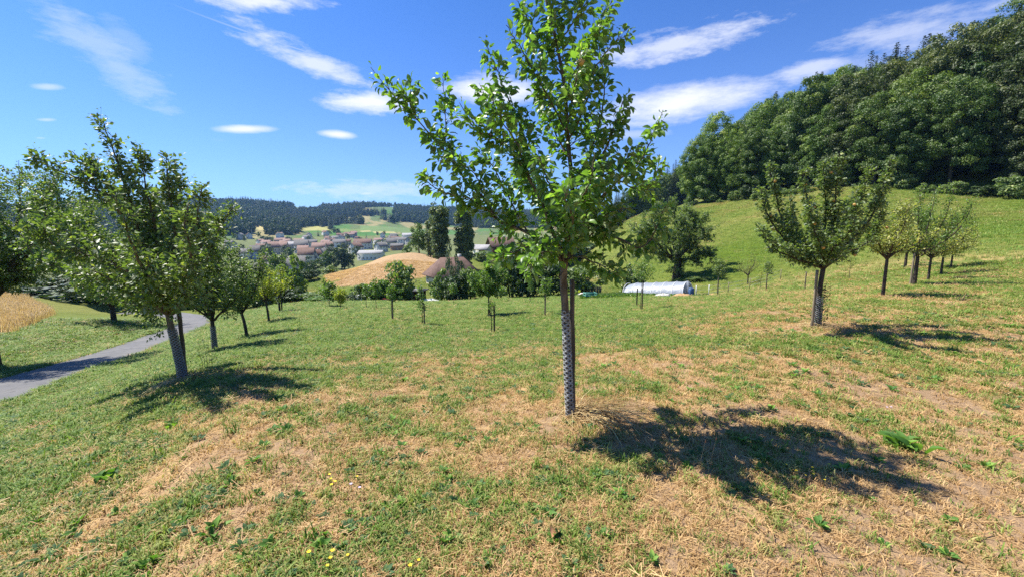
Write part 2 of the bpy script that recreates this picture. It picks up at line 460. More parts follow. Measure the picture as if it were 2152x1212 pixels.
def mat_ground():
    N = new_mat('ground')
    pos = N.n('ShaderNodeNewGeometry').outputs['Position']
    dry = N.n('ShaderNodeAttribute', attribute_name='dry').outputs['Fac']
    zone = N.n('ShaderNodeAttribute', attribute_name='zone').outputs['Fac']
    cover = N.n('ShaderNodeAttribute', attribute_name='cover').outputs['Color']
    n1 = N.noise(pos, 9.0, 6, .65); n2 = N.noise(pos, 60.0, 4, .6); n3 = N.noise(pos, 2.2, 4, .6)
    k = N.math('ADD', dry, N.math('MULTIPLY', N.math('SUBTRACT', n1, .5), .30))
    k = N.math('ADD', k, N.math('MULTIPLY', N.math('SUBTRACT', n2, .5), .22))
    f = N.ramp(k, .44, .62)
    green = N.mix(n2, (.055, .085, .018), (.17, .215, .050))  # kept dark: shade in the gaps between blades is put into this colour
    straw = N.mix(n2, (.27, .17, .07), (.56, .39, .185))
    soil = N.mix(n1, (.23, .15, .085), (.35, .235, .14))
    straw = N.mix(N.ramp(k, .62, .74), straw, soil)
    near = N.mix(f, green, straw)
    vary = N.mix(N.ramp(N.noise(pos, 0.9, 8, .7), .35, .65), (.80, .82, .78), (1.18, 1.15, 1.1))
    vary2 = N.mix(N.ramp(N.noise(pos, 7.0, 5, .7), .35, .65), (.82, .84, .8), (1.16, 1.13, 1.1))
    far = N.mix(1.0, N.mix(1.0, cover, vary, 'MULTIPLY'), vary2, 'MULTIPLY')
    col = N.mix(zone, near, far)
    hgt = N.math('ADD', N.math('MULTIPLY', n1, .6), N.math('MULTIPLY', n2, .4))
    hfar = N.noise(pos, 3.0, 6, .7)
    nrm = bump(N, N.math('ADD', N.math('MULTIPLY', hgt, .05), N.math('MULTIPLY', N.math('MULTIPLY', hfar, zone), .22)), 1.0, .9)
    finish(N, pbsdf(N, col, .95, .1, nrm).outputs[0])

def mat_leaf(name, dark, light, under, trans=.35, rough=.42, spec=.5, tr_col=None, hue_obj=False):
    """leaf: colour by leaf (rnd), paler underside, light through the blade"""
    N = new_mat(name)
    rnd = N.n('ShaderNodeAttribute', attribute_name='rnd').outputs['Fac']
    geo = N.n('ShaderNodeNewGeometry')
    col = N.mix(rnd, dark, light)
    col = N.mix(N.ramp(rnd, .93, .97, 0, .6), col, tuple(min(1, 1.5 * t) for t in (light[0] * 1.45, light[1] * 1.1, light[2])))
    if hue_obj:
        oi = N.n('ShaderNodeObjectInfo').outputs['Random']
        col = N.mix(1.0, col, N.mix(oi, (.50, .62, .62), (1.45, 1.32, 1.05)), 'MULTIPLY')
    c2 = N.mix(geo.outputs['Backfacing'], col, N.mix(.55, col, under))
    b = pbsdf(N, c2, rough, spec)
    tr = N.n('ShaderNodeBsdfTranslucent')
    tcol = N.mix(1.0, col, tr_col or (1.9, 2.1, .7), 'MULTIPLY')
    N.link(tcol, tr.inputs['Color'])
    mx = N.n('ShaderNodeMixShader', i={0: trans, 1: b.outputs[0], 2: tr.outputs[0]})
    finish(N, mx.outputs[0])
def mat_simple(name, c0, c1, scale=6.0, rough=.85, spec=.25, bumpd=0.0, stretch=(1, 1, 1), detail=5, **kw):
    N = new_mat(name)
    tc = N.n('ShaderNodeTexCoord').outputs['Object']
    mp = N.n('ShaderNodeMapping', i={'Vector': tc, 'Scale': stretch}).outputs[0]
    n = N.noise(mp, scale, detail, .6)
    col = N.mix(N.ramp(n, .3, .7), c0, c1)
    nrm = bump(N, n, bumpd) if bumpd else None
    finish(N, pbsdf(N, col, rough, spec, nrm, **kw).outputs[0])
def mat_tiles(name, c0, c1, row=0.34):
    """roof covering: courses of tiles across the slope"""
    N = new_mat(name)
    tc = N.n('ShaderNodeTexCoord').outputs['Object']
    sep = N.n('ShaderNodeSeparateXYZ', i={0: tc})
    fz = N.math('FRACT', N.math('DIVIDE', sep.outputs[2], row * .6))
    n = N.noise(tc, 1.3, 5, .65); n2 = N.noise(tc, 9, 3, .6)
    col = N.mix(N.ramp(n, .3, .7), c0, c1)
    col = N.mix(N.math('MULTIPLY', n2, .5), col, tuple(.6 * t for t in c0))
    nrm = bump(N, fz, .06)
    finish(N, pbsdf(N, col, .85, .2, nrm).outputs[0])
def mat_blade(name, c0, c1, tip):
    N = new_mat(name)
    rnd = N.n('ShaderNodeAttribute', attribute_name='rnd').outputs['Fac']
    oi = N.n('ShaderNodeObjectInfo').outputs['Random']
    k = N.math('ADD', N.math('MULTIPLY', rnd, .55), N.math('MULTIPLY', oi, .45))
    col = N.mix(k, c0, c1)
    col = N.mix(N.ramp(oi, .75, 1.0, 0, .6), col, tip)
    b = pbsdf(N, col, .6, .25)
    tr = N.n('ShaderNodeBsdfTranslucent'); N.link(N.mix(1.0, col, (1.3, 1.35, .8), 'MULTIPLY'), tr.inputs['Color'])
    finish(N, N.n('ShaderNodeMixShader', i={0: .3, 1: b.outputs[0], 2: tr.outputs[0]}).outputs[0])

mat_ground()
mat_leaf('leaf_apple', (.050, .115, .018), (.160, .285, .052), (.30, .37, .22), .38, .40, .5)
mat_leaf('leaf_orchard', (.056, .100, .024), (.170, .230, .062), (.28, .33, .24), .32, .48, .5)
mat_leaf('leaf_yellow', (.16, .20, .030), (.30, .33, .050), (.34, .36, .15), .38, .5, .35)
mat_leaf('leaf_sparse', (.17, .21, .045), (.36, .37, .10), (.32, .31, .20), .30, .5, .35)
mat_leaf('leaf_young', (.06, .125, .020), (.145, .225, .045), (.26, .32, .18), .36, .42, .4)
mat_leaf('leaf_shrub', (.020, .045, .013), (.062, .100, .028), (.12, .16, .09), .22, .5, .35)
mat_leaf('leaf_beech', (.040, .085, .016), (.125, .185, .042), (.11, .15, .06), .24, .5, .35, hue_obj=True)
mat_leaf('leaf_olive', (.034, .056, .015), (.088, .118, .036), (.12, .13, .06), .22, .5, .35, hue_obj=True)
mat_leaf('leaf_lime', (.055, .110, .018), (.150, .225, .048), (.13, .17, .06), .26, .5, .35, hue_obj=True)
mat_leaf('needle', (.016, .034, .014), (.042, .066, .028), (.05, .07, .04), .10, .6, .25, hue_obj=True)
mat_leaf('needle_pale', (.07, .10, .06), (.15, .19, .12), (.14, .17, .11), .12, .6, .25)
mat_leaf('leaf_poplar', (.065, .100, .030), (.165, .210, .075), (.15, .18, .10), .24, .45, .45)
mat_leaf('leaf_far', (.026, .048, .014), (.060, .088, .026), (.07, .10, .04), .15, .6, .2, hue_obj=True)
mat_leaf('leaf_red', (.10, .012, .015), (.20, .03, .03), (.2, .06, .05), .2, .5, .3)
mat_leaf('weed', (.040, .110, .016), (.13, .25, .05), (.20, .30, .12), .30, .6, .25)
mat_leaf('weed_blue', (.035, .085, .03), (.075, .145, .055), (.15, .22, .12), .25, .65, .2)
mat_blade('blade_green', (.042, .105, .012), (.235, .350, .058), (.42, .41, .13))
mat_blade('blade_olive', (.095, .120, .022), (.38, .395, .115), (.54, .43, .18))
mat_blade('blade_dry', (.25, .135, .048), (.74, .53, .265), (.36, .185, .07))
mat_blade('straw', (.50, .35, .15), (.82, .64, .34), (.45, .28, .12))
mat_leaf('straw_stem', (.42, .28, .12), (.80, .62, .33), (.6, .45, .22), .2, .6, .25, (1.2, 1.2, 1.0))
mat_blade('wheat', (.40, .28, .14), (.60, .45, .26), (.40, .27, .13))
mat_simple('bark', (.070, .055, .040), (.20, .165, .125), 22, .9, .15, .02, (1, 1, .35))
mat_simple('bark_dark', (.035, .028, .022), (.095, .078, .060), 16, .9, .15, .02, (1, 1, .3))
mat_simple('wood_grey', (.075, .060, .042), (.17, .14, .105), 30, .85, .2, .008, (1, 1, .06))
mat_simple('wood_dark', (.032, .026, .020), (.085, .068, .050), 30, .85, .2, .008, (1, 1, .06))
mat_simple('wood_pale', (.17, .135, .09), (.32, .265, .18), 26, .85, .2, .006, (1, 1, .06))
mat_simple('plastic_white', (.20, .20, .185), (.44, .455, .455), 9, .55, .35)
mat_simple('plastic_grey', (.17, .18, .19), (.27, .28, .29), 9, .5, .4)
mat_simple('sheet_white', (.60, .61, .60), (.74, .75, .74), 9, .6, .3)
mat_simple('plaster_white', (.66, .64, .58), (.78, .76, .71), 1.2, .9, .2)
mat_simple('plaster_cream', (.52, .46, .35), (.64, .57, .45), 1.2, .9, .2)
mat_simple('plaster_grey', (.36, .35, .33), (.48, .47, .44), 1.2, .9, .2)
mat_simple('plaster_blue', (.36, .43, .52), (.46, .53, .62), 1.2, .9, .2)
mat_simple('plaster_brick', (.32, .19, .12), (.42, .26, .18), 1.2, .9, .2)
mat_tiles('roof_red', (.21, .135, .11), (.32, .215, .175))
mat_tiles('roof_brown', (.13, .080, .062), (.22, .140, .108))
mat_tiles('roof_grey', (.12, .115, .11), (.21, .20, .19))
mat_tiles('roof_pale', (.30, .29, .285), (.42, .41, .40))
mat_simple('pane', (.02, .025, .03), (.05, .055, .065), 2, .08, .6)
mat_simple('frame_white', (.70, .70, .68), (.78, .78, .76), 3, .6, .3)
mat_simple('wood_brown', (.085, .048, .028), (.16, .095, .055), 8, .8, .2, .01, (1, 1, .1))
mat_simple('metal_grey', (.25, .26, .27), (.38, .39, .40), 12, .45, .5)
mat_simple('blue_plastic', (.05, .10, .22), (.08, .15, .30), 6, .4, .5)
mat_simple('green_plastic', (.05, .20, .15), (.09, .27, .20), 6, .5, .4)
mat_simple('apple_skin', (.45, .36, .07), (.60, .26, .09), 14, .35, .5)
mat_simple('stone_pale', (.52, .48, .42), (.70, .66, .60), 5, .9, .2, .03)
mat_simple('petal_yellow', (.78, .50, .02), (.90, .66, .04), 9, .6, .2)
mat_simple('petal_lilac', (.50, .40, .58), (.66, .56, .72), 9, .6, .2)
mat_simple('dead_leaf', (.30, .15, .07), (.45, .25, .13), 9, .8, .2)
mat_simple('soil', (.15, .095, .055), (.26, .17, .10), 7, .95, .1, .05)
mat_simple('hay', (.40, .24, .11), (.56, .36, .19), 14, .95, .1, .05)
def mat_asphalt():
    N = new_mat('asphalt')
    pos = N.n('ShaderNodeNewGeometry').outputs['Position']
    n = N.noise(pos, 70, 3, .7); n2 = N.noise(pos, .8, 5, .6); n3 = N.noise(pos, 4, 4, .6)
    col = N.mix(n, (.08, .08, .083), (.18, .176, .176))
    col = N.mix(N.ramp(n2, .35, .7, 0, .5), col, (.19, .182, .172))
    col = N.mix(N.ramp(n3, .56, .66, 0, .6), col, (.075, .072, .07))
    vo = N.n('ShaderNodeTexVoronoi', feature='DISTANCE_TO_EDGE', i={'Scale': .55, 'Vector': pos}).outputs['Distance']
    col = N.mix(N.ramp(N.math('ADD', vo, N.math('MULTIPLY', N.math('SUBTRACT', n3, .5), .06)), .0, .012, .7, 0), col, (.04, .038, .036))
    finish(N, pbsdf(N, col, .9, .25, bump(N, n, .012)).outputs[0])
mat_asphalt()
def mat_film():
    N = new_mat('film')
    tc = N.n('ShaderNodeTexCoord').outputs['Object']
    n = N.noise(tc, 3.0, 5, .6)
    col = N.mix(n, (.36, .40, .46), (.52, .56, .62))
    b = pbsdf(N, col, .35, .5, bump(N, n, .06))
    tr = N.n('ShaderNodeBsdfTranslucent', i={'Color': (.42, .46, .52, 1)})
    finish(N, N.n('ShaderNodeMixShader', i={0: .45, 1: b.outputs[0], 2: tr.outputs[0]}).outputs[0])
mat_film()

ground = terrain()
def build_road():
    p = catmull(ROAD, 14); t = unit(np.gradient(p[:, :2], axis=0)); s = np.stack([t[:, 1], -t[:, 0]], -1)
    n = len(p); m = 9
    off = np.linspace(-1, 1, m)
    wob = (vnoise(np.arange(n) * .35, np.zeros(n), 4) - .5) * .22
    _, bz = road_near(p[:, 0], p[:, 1])
    rows = []
    for k in range(m):
        w = off[k] * (ROAD_HALF + (wob * np.sign(off[k]) if abs(off[k]) == 1 else 0))
        xy = p[:, :2] + s * np.broadcast_to(w, (n,))[:, None]
        rows.append(np.concatenate([xy, (bz + .015 - .03 * off[k] ** 2)[:, None]], 1))
    v = np.stack(rows, 1).reshape(-1, 3); idx = np.arange(n * m).reshape(n, m)
    q = np.stack([idx[:-1, :-1], idx[:-1, 1:], idx[1:, 1:], idx[1:, :-1]], -1).reshape(-1, 4)
    tag(obj('road', mesh('road', v, [q], [MATS['asphalt']], smooth=True)), kind='structure')
build_road()

# ------------------------------------------------------------------ foliage
def leaf_proto_fine():
    v = np.array([[0, 0, 0], [.22, -.20, .09], [.55, -.27, .08], [.82, -.15, -.04], [1, 0, -.22], [.82, .15, -.06], [.55, .27, .10], [.22, .20, .08], [.28, 0, -.01], [.62, 0, -.03]])
    f3 = np.array([[0, 1, 8], [0, 8, 7], [3, 4, 9], [9, 4, 5]])
    f4 = np.array([[1, 2, 9, 8], [8, 9, 6, 7]])
    f3 = np.concatenate([f3, [[2, 3, 9], [9, 5, 6]]])
    return v, [f3, f4]
def leaf_proto_lite():
    v = np.array([[0, 0, 0], [.48, -.29, .07], [1, 0, -.08], [.48, .29, .07]])
    return v, [np.array([[0, 1, 2], [0, 2, 3]])]
def leaf_proto_card():
    v = np.array([[0, 0, 0], [.35, -.36, .10], [.85, -.30, .02], [1.05, .06, -.12], [.70, .38, .06], [.22, .30, .10]])
    return v, [np.array([[0, 1, 2], [0, 2, 3], [0, 3, 4], [0, 4, 5]])]
PROTO = {'fine': leaf_proto_fine(), 'lite': leaf_proto_lite(), 'card': leaf_proto_card()}
def leaf_frames(d, nrm):
    d = unit(d); n = nrm - (nrm * d).sum(-1, keepdims=True) * d
    n = unit(n); s = np.cross(n, d)
    return d, s, n
def leaf_verts(pos, d, nrm, L, proto):
    pv, pf = PROTO[proto]
    d, s, n = leaf_frames(d, nrm)
    v = pos[:, None] + L[:, None, None] * (pv[None, :, 0:1] * d[:, None] + pv[None, :, 1:2] * s[:, None] + pv[None, :, 2:3] * n[:, None])
    return v
def leaf_mesh(name, pos, d, nrm, L, rnd, proto, mat):
    pv, pf = PROTO[proto]
    v = leaf_verts(pos, d, nrm, L, proto); n, k = v.shape[:2]
    off = (np.arange(n) * k)[:, None, None]
    return mesh(name, v.reshape(-1, 3), [(f[None] + off).reshape(-1, f.shape[1]) for f in pf], [mat], {'rnd': np.repeat(rnd, k)})

class Tree:
    """a tree in its own coordinates (origin at the foot): wood as tubes, leaves as arrays"""
    def __init__(self, seed):
        self.r = np.random.default_rng(seed); self.wood = MB(); self.lp = []; self.ld = []; self.ln = []; self.ll = []
    def limb(self, pts, r0, r1, sides=6, k=6, jit=0.0, pw=.8):
        p = catmull(pts, k) if len(pts) > 2 else np.asarray(pts, float)
        if jit:
            j = self.r.normal(0, jit, p.shape); j[0] = 0
            p = p + j
        self.wood.tube(p, r0 + (r1 - r0) * np.linspace(0, 1, len(p)) ** pw, sides)
        return p
    def along(self, p, n, lo=0.0, hi=1.0, rand=True):
        seg = np.linalg.norm(np.diff(p, axis=0), axis=1); cum = np.concatenate([[0], np.cumsum(seg)])
        t = np.sort(self.r.uniform(lo, hi, n)) if rand else np.linspace(lo, hi, n)
        s = t * cum[-1]
        pos = np.stack([np.interp(s, cum, p[:, i]) for i in range(3)], -1)
        tan = unit(np.stack([np.interp(np.minimum(s + .02, cum[-1]), cum, p[:, i]) - np.interp(np.maximum(s - .02, 0), cum, p[:, i]) for i in range(3)], -1))
        return pos, tan, t
    def length(self, p):
        return np.linalg.norm(np.diff(p, axis=0), axis=1).sum()
    def leaves(self, p, sp, L, lo=0.1, hi=1.0, droop=.3, spread=.85, tilt=.75, jl=.3):
        n = int(self.length(p) * (hi - lo) / sp)
        if n < 1: return
        pos, tan, t = self.along(p, n, lo, hi)
        ref = unit(np.cross(tan, np.array([.3, .2, 1.0])) + 1e-6); bi = np.cross(tan, ref)
        phi = np.arange(n) * 2.399 + self.r.uniform(0, 6.28) + self.r.normal(0, .5, n)
        side = np.cos(phi)[:, None] * ref + np.sin(phi)[:, None] * bi
        d = unit(tan * .5 + side * spread + np.array([0, 0, -droop]) + self.r.normal(0, .28, (n, 3)))
        nr = np.array([0, 0, 1.0]) + self.r.normal(0, tilt, (n, 3)) + side * .25
        size = L * self.r.uniform(1 - jl, 1 + jl, n) * (1 - .35 * sstep(.85, 1.0, t))
        self.lp.append(pos + side * .015 + d * .02); self.ld.append(d); self.ln.append(nr); self.ll.append(size)
    def shoots(self, p, n, L, lo, hi, up=.35, out=.8, sp=.02, leaf=.07, r0=.005, jl=.4, taper=0.0, sides=4, droop=.25):
        pos, tan, t = self.along(p, n, lo, hi)
        rows = []
        for k in range(n):
            sd = unit(np.cross(tan[k], self.r.normal(0, 1, 3)))
            up_k = up * self.r.uniform(-.1, 1.7)
            d = unit(tan[k] * .45 + sd * out + np.array([0, 0, up_k]))
            ln = L * self.r.uniform(1 - jl, 1 + jl) * (1 - taper * t[k])
            e = pos[k] + d * ln * .5 + self.r.normal(0, .06, 3) * ln
            tip = e + unit(d + np.array([0, 0, up_k * .9])) * ln * .5
            q = self.limb([pos[k], e, tip], r0, r0 * .35, sides, 3)
            if sp: self.leaves(q, sp, leaf, .12, 1.0, droop)
            rows.append(q)
        return rows
    def arrays(self):
        return np.concatenate(self.lp), np.concatenate(self.ld), np.concatenate(self.ln), np.concatenate(self.ll)
    def crown(self, name, mat, proto='lite'):
        pos, d, n, L = self.arrays()
        return leaf_mesh(name, pos, d, n, L, self.r.uniform(0, 1, len(L)), proto, mat)
    def trunk(self, name, mat):
        return self.wood.mesh(name, [mat], smooth=True)

def put_tree(name, label, loc, trunk_me, crown_me, group=None, rz=0.0, scale=None, cat='tree'):
    t = thing(name, label, cat, loc, rz, group, scale)
    if trunk_me: obj('trunk', trunk_me, t)
    tag(obj('crown', crown_me, t), kind='stuff')
    return t

# ---- the apple tree in the middle, its limbs followed one by one
def main_tree():
    D0 = 4.2
    foot = on(1197, D0)
    W = lambda pts: np.array([P(u, v, D0 + (dy[0] if dy else 0)) - foot for (u, v, *dy) in pts])
    T = Tree(11)
    trunk = T.limb(np.concatenate([[[0, 0, -.12]], W([(1197, 868), (1193, 760), (1188, 650), (1184, 590), (1187, 545)])]), .040, .035, 12, 6)
    leader = T.limb(W([(1187, 548), (1197, 480), (1203, 400, .04), (1194, 300, .05), (1187, 190, .02), (1170, 95), (1150, 10), (1136, -70), (1130, -150)]), .030, .006, 8, 7)
    limbs = [  # pixel paths with depth offsets (m), foot radius
        ([(1183, 540), (1160, 484, -.03), (1144, 440, -.08), (1119, 390, -.12), (1070, 316, -.16), (1030, 284, -.2), (1000, 275, -.22), (965, 215, -.25)], .024),
        ([(1178, 528), (1110, 490, .04), (1050, 465, .08), (1015, 415, .1), (978, 379, .12), (937, 322, .12), (912, 291, .1), (864, 240, .08), (828, 202, .06), (779, 142, .02)], .020),
        ([(1050, 465, .08), (990, 420, -.05), (940, 408, -.12), (900, 385, -.18), (880, 365, -.2)], .010),
        ([(1144, 440, -.08), (1120, 350, .05), (1095, 270, .1), (1060, 190, .1), (1019, 82, .05)], .014),
        ([(1119, 390, -.12), (1085, 300, -.3), (1060, 262, -.4), (1025, 190, -.45)], .010),
        ([(1187, 500), (1250, 430, .1), (1300, 380, .16), (1345, 340, .2), (1367, 297, .2), (1394, 232, .2)], .018),
        ([(1195, 470), (1240, 380, -.15), (1270, 320, -.25), (1290, 270, -.3), (1307, 218, -.3), (1326, 203, -.3)], .015),
        ([(1186, 545), (1235, 505, -.1), (1290, 498, -.25), (1345, 520, -.35), (1375, 490, -.42), (1390, 455, -.45), (1404, 424, -.45)], .016),
        ([(1187, 548), (1215, 540, -.2), (1250, 553, -.35), (1280, 568, -.42), (1284, 590, -.45)], .009),
        ([(1184, 545), (1130, 520, -.25), (1080, 530, -.45), (1030, 550, -.6)], .011),
        ([(1184, 550), (1150, 530, -.4), (1120, 545, -.7), (1105, 580, -.85)], .010),
        ([(1190, 510), (1180, 440, -.35), (1150, 380, -.6), (1130, 320, -.75)], .014),
        ([(1190, 500), (1215, 430, -.4), (1240, 380, -.65), (1250, 320, -.75)], .014),
        ([(1190, 500), (1230, 440, .4), (1260, 390, .7), (1280, 330, .85)], .014),
        ([(1188, 520), (1150, 450, .4), (1110, 400, .7), (1080, 340, .9)], .014),
        ([(1200, 400, .04), (1235, 330, .1), (1262, 250, .12), (1270, 170, .12), (1258, 100, .1), (1262, 40, .1)], .012),
        ([(1194, 300, .05), (1230, 220, -.15), (1250, 150, -.2), (1284, 95, -.25), (1322, 58, -.25)], .011),
        ([(1192, 280, .05), (1150, 200, -.12), (1115, 140, -.2), (1090, 95, -.22), (1063, 52, -.25)], .010),
        ([(1187, 190, .02), (1225, 120, .2), (1250, 60, .25), (1280, 15, .25), (1295, -30, .2)], .009),
        ([(1182, 160), (1140, 90, .1), (1110, 40, .15), (1085, 0, .15)], .008),
        ([(1170, 95), (1210, 40, -.1), (1240, -10, -.15), (1260, -60, -.15)], .008),
        ([(1192, 290, .05), (1200, 220, -.3), (1215, 150, -.42), (1222, 90, -.45)], .010),
        ([(1190, 330, .05), (1160, 260, .35), (1140, 190, .5), (1128, 130, .5)], .010),
        ([(937, 322, .12), (936, 250, .1), (930, 156, .05)], .006),
        ([(864, 240, .08), (862, 205, .02), (864, 166, .0)], .005),
        ([(1030, 284, -.2), (1035, 250, -.1), (1010, 180, -.05)], .005),
        ([(1240, 380, -.15), (1290, 360, -.3), (1320, 330, -.35), (1345, 310, -.38)], .008),
        ([(1300, 380, .16), (1340, 400, .25), (1370, 390, .3), (1385, 340, .3)], .008),
        ([(1235, 505, -.1), (1265, 460, -.3), (1300, 440, -.4), (1330, 440, -.45)], .008),
        ([(1110, 490, .04), (1060, 400, .3), (1030, 340, .4), (990, 310, .45)], .010),
        ([(1015, 415, .1), (1000, 370, -.1), (960, 340, -.2), (920, 330, -.25)], .006),
        ([(1187, 520), (1205, 470, -.6), (1190, 420, -.9), (1200, 370, -1.0)], .012),
    ]
    core = []
    for pts, r0 in limbs:
        q = T.limb(W(pts), r0, .0028, 6, 6, .004)
        core.append(q)
    T.leaves(leader, .012, .078, .14, 1.0)
    T.shoots(leader, 36, .28, .12, 1.0, .30, .9, .015, .078, .005, .4, .4)
    for (pts, r0), q in zip(limbs, core):
        ln = T.length(q)
        big = r0 > .0125
        T.leaves(q, .016, .076, .28 if big else .1, 1.0)
        n = int(ln * (15 if big else 12))
        T.shoots(q, max(n, 2), .22, .16, .93, .32, .85, .0135, .078, .0035, .4, .7)
        # short fruiting spurs with a rosette of leaves
        T.shoots(q, max(int(ln * 10), 2), .05, .1, .95, .2, 1.0, .0085, .070, .004)
    # a knot of pruned stubs at the fork
    for k in range(6):
        a = k * 1.1; b = W([(1187, 552)])[0]
        T.limb([b, b + np.array([math.cos(a) * .05, math.sin(a) * .05, .02]), b + np.array([math.cos(a) * .10, math.sin(a) * .10, .04 + .01 * k])], .012, .006, 6, 3)
    b = W([(1184, 572)])[0]; T.limb([b, b + np.array([-.02, -.06, .0]), b + np.array([-.06, -.10, -.05])], .008, .004, 6, 3)
    t = thing('apple_tree', 'young apple tree in full leaf standing centre, slim trunk in a spotted white guard', 'tree', foot)
    obj('trunk', T.trunk('apple_wood', MATS['bark']), t)
    pos, d, n, L = T.arrays(); rnd = T.r.uniform(0, 1, len(L))
    dd, ss, nn = leaf_frames(d, n)
    view = unit(np.array([0, 0, EYE]) - (pos + foot)); dist = np.linalg.norm(pos + foot - np.array([0, 0, EYE]), axis=1)
    uu, vv = uv_of(*(pos + foot).T)
    score = L ** 2 * np.abs((nn * view).sum(-1)) / dist ** 2 * ((uu > 20) & (uu < 2130) & (vv > 15))
    # a leaf shows largest where nothing of the crown stands before it: prefer the near side
    score = score * (1.0 + .6 * sstep(4.4, 3.4, dist))
    order = np.argsort(-score); top = order[:300]; rest = order[300:]
    tag(obj('crown', leaf_mesh('apple_crown', pos[rest], d[rest], n[rest], L[rest], rnd[rest], 'fine', MATS['leaf_apple']), t), kind='stuff')
    from mathutils import Matrix
    pv, pf = PROTO['fine']
    kinds = [mesh('leaf', pv, pf, [MATS['leaf_apple']], {'rnd': np.full(len(pv), .15 + .8 * k / 5)}) for k in range(6)]
    for i, k in enumerate(top):
        o = bpy.data.objects.new('leaf', kinds[i % 6]); C.objects.link(o); o.parent = t
        m = np.eye(4); m[:3, 0] = dd[k]; m[:3, 1] = ss[k]; m[:3, 2] = nn[k]; m[:3, :3] *= L[k]; m[:3, 3] = pos[k]
        o.matrix_local = Matrix(m.tolist())
    # one apple
    me = apple_mesh()
    o = obj('apple', me, t, P(1221, 133, D0 - .42) - foot, 0, .036)
    print('main leaves', len(L))
    return foot
def apple_mesh():
    b = MB(); th = np.linspace(.02, math.pi - .02, 9); n = 12
    ph = np.arange(n) * 2 * math.pi / n
    rr = np.sin(th) * (1 + .10 * np.cos(th)); zz = np.cos(th) * .92 - .25 * np.exp(-(th / .35) ** 2)
    v = np.stack([rr[:, None] * np.cos(ph), rr[:, None] * np.sin(ph), np.broadcast_to(zz[:, None], (9, n))], -1).reshape(-1, 3)
    idx = np.arange(9 * n).reshape(9, n)
    q = np.stack([idx[:-1], idx[1:], np.roll(idx, -1, 1)[1:], np.roll(idx, -1, 1)[:-1]], -1).reshape(-1, 4)
    b.add(v, [q]); b.tube([[0, 0, .62], [.03, 0, .85], [.09, 0, 1.1]], .05, 5)
    return b.mesh('apple', [MATS['apple_skin']], True)
MAIN = main_tree()

def guard(label, foot, path, r, hgt, cols=8, rows=21, mat='plastic_white', hole=.40):
    """perforated sleeve: each cell of the sheet is a ring of faces round a hole"""
    b = MB(); w = 2 * math.pi / cols; p = hgt / rows
    m = 12; th = np.arange(m) * 2 * math.pi / m
    # square outline matched to the hole's points
    sq = np.stack([np.cos(th), np.sin(th)], -1); sq = sq / np.abs(sq).max(1, keepdims=True)
    path = np.asarray(path, float); zc = path[:, 2]
    def wrap(a, z):
        cx = np.interp(z, zc, path[:, 0]); cy = np.interp(z, zc, path[:, 1])
        rr = r * (1 + .035 * np.sin(a * 2 + z * 5) + .02 * np.sin(z * 23 + a * 3))
        return np.stack([cx + rr * np.cos(a), cy + rr * np.sin(a), z], -1)
    hr = hole * w * r
    for c in range(cols):
        for k in range(rows):
            a0 = (c + .5) * w; z0 = path[0, 2] + (k + .5 + (.5 if c % 2 else 0)) * p
            oa = a0 + sq[:, 0] * w / 2; oz = z0 + sq[:, 1] * p / 2
            ia = a0 + np.cos(th) * hr / r; iz = z0 + np.sin(th) * hr
            v = np.concatenate([wrap(oa, oz), wrap(ia, iz)])
            i = np.arange(m); j = (i + 1) % m
            b.add(v, [np.stack([i, j, m + j, m + i], -1)])
    o = obj('tree_guard', b.mesh('tree_guard', [MATS[mat]], True), None, foot)
    sm = o.modifiers.new('thickness', 'SOLIDIFY'); sm.thickness = .0025
    return tag(o, label, 'tree guard')
_W = lambda pts, D, foot: np.array([P(u, v, D) - foot for u, v in pts])
guard('white plastic sleeve full of round dark holes around the central apple trunk', MAIN, _W([(1197.5, 872), (1193, 760), (1188, 650), (1187, 633)], 4.2, MAIN)[:, :] , .0445, 1.08)

def stake_mesh(h, r, seed, lean=(0, 0), sides=10, mat='wood_grey'):
    rg = np.random.default_rng(seed); b = MB()
    z = np.linspace(-.15, h, 9)
    pts = np.stack([lean[0] * z / h + rg.normal(0, .003, 9), lean[1] * z / h + rg.normal(0, .003, 9), z], -1)
    b.tube(pts, r * (1 + rg.normal(0, .03, 9)) * np.linspace(1.0, .96, 9), sides)
    b.tube([pts[-1], pts[-1] + [0, 0, r * .25]], [r * .92, r * .55], sides)
    return b.mesh('stake', [MATS[mat]], False)
def stake(label, foot, h, r=.03, seed=0, lean=(0, 0), mat='wood_grey', group=None):
    return tag(obj('wooden_stake', stake_mesh(h, r, seed, lean, mat=mat), None, foot), label, 'stake', group)
s0 = on(1204, 4.29)
stake('dark round post close behind the spotted white guard of the central apple tree', s0, (P(1202, 588, 4.29) - s0)[2], .027, 1, ((P(1202, 588, 4.29) - s0)[0], 0), 'wood_grey')

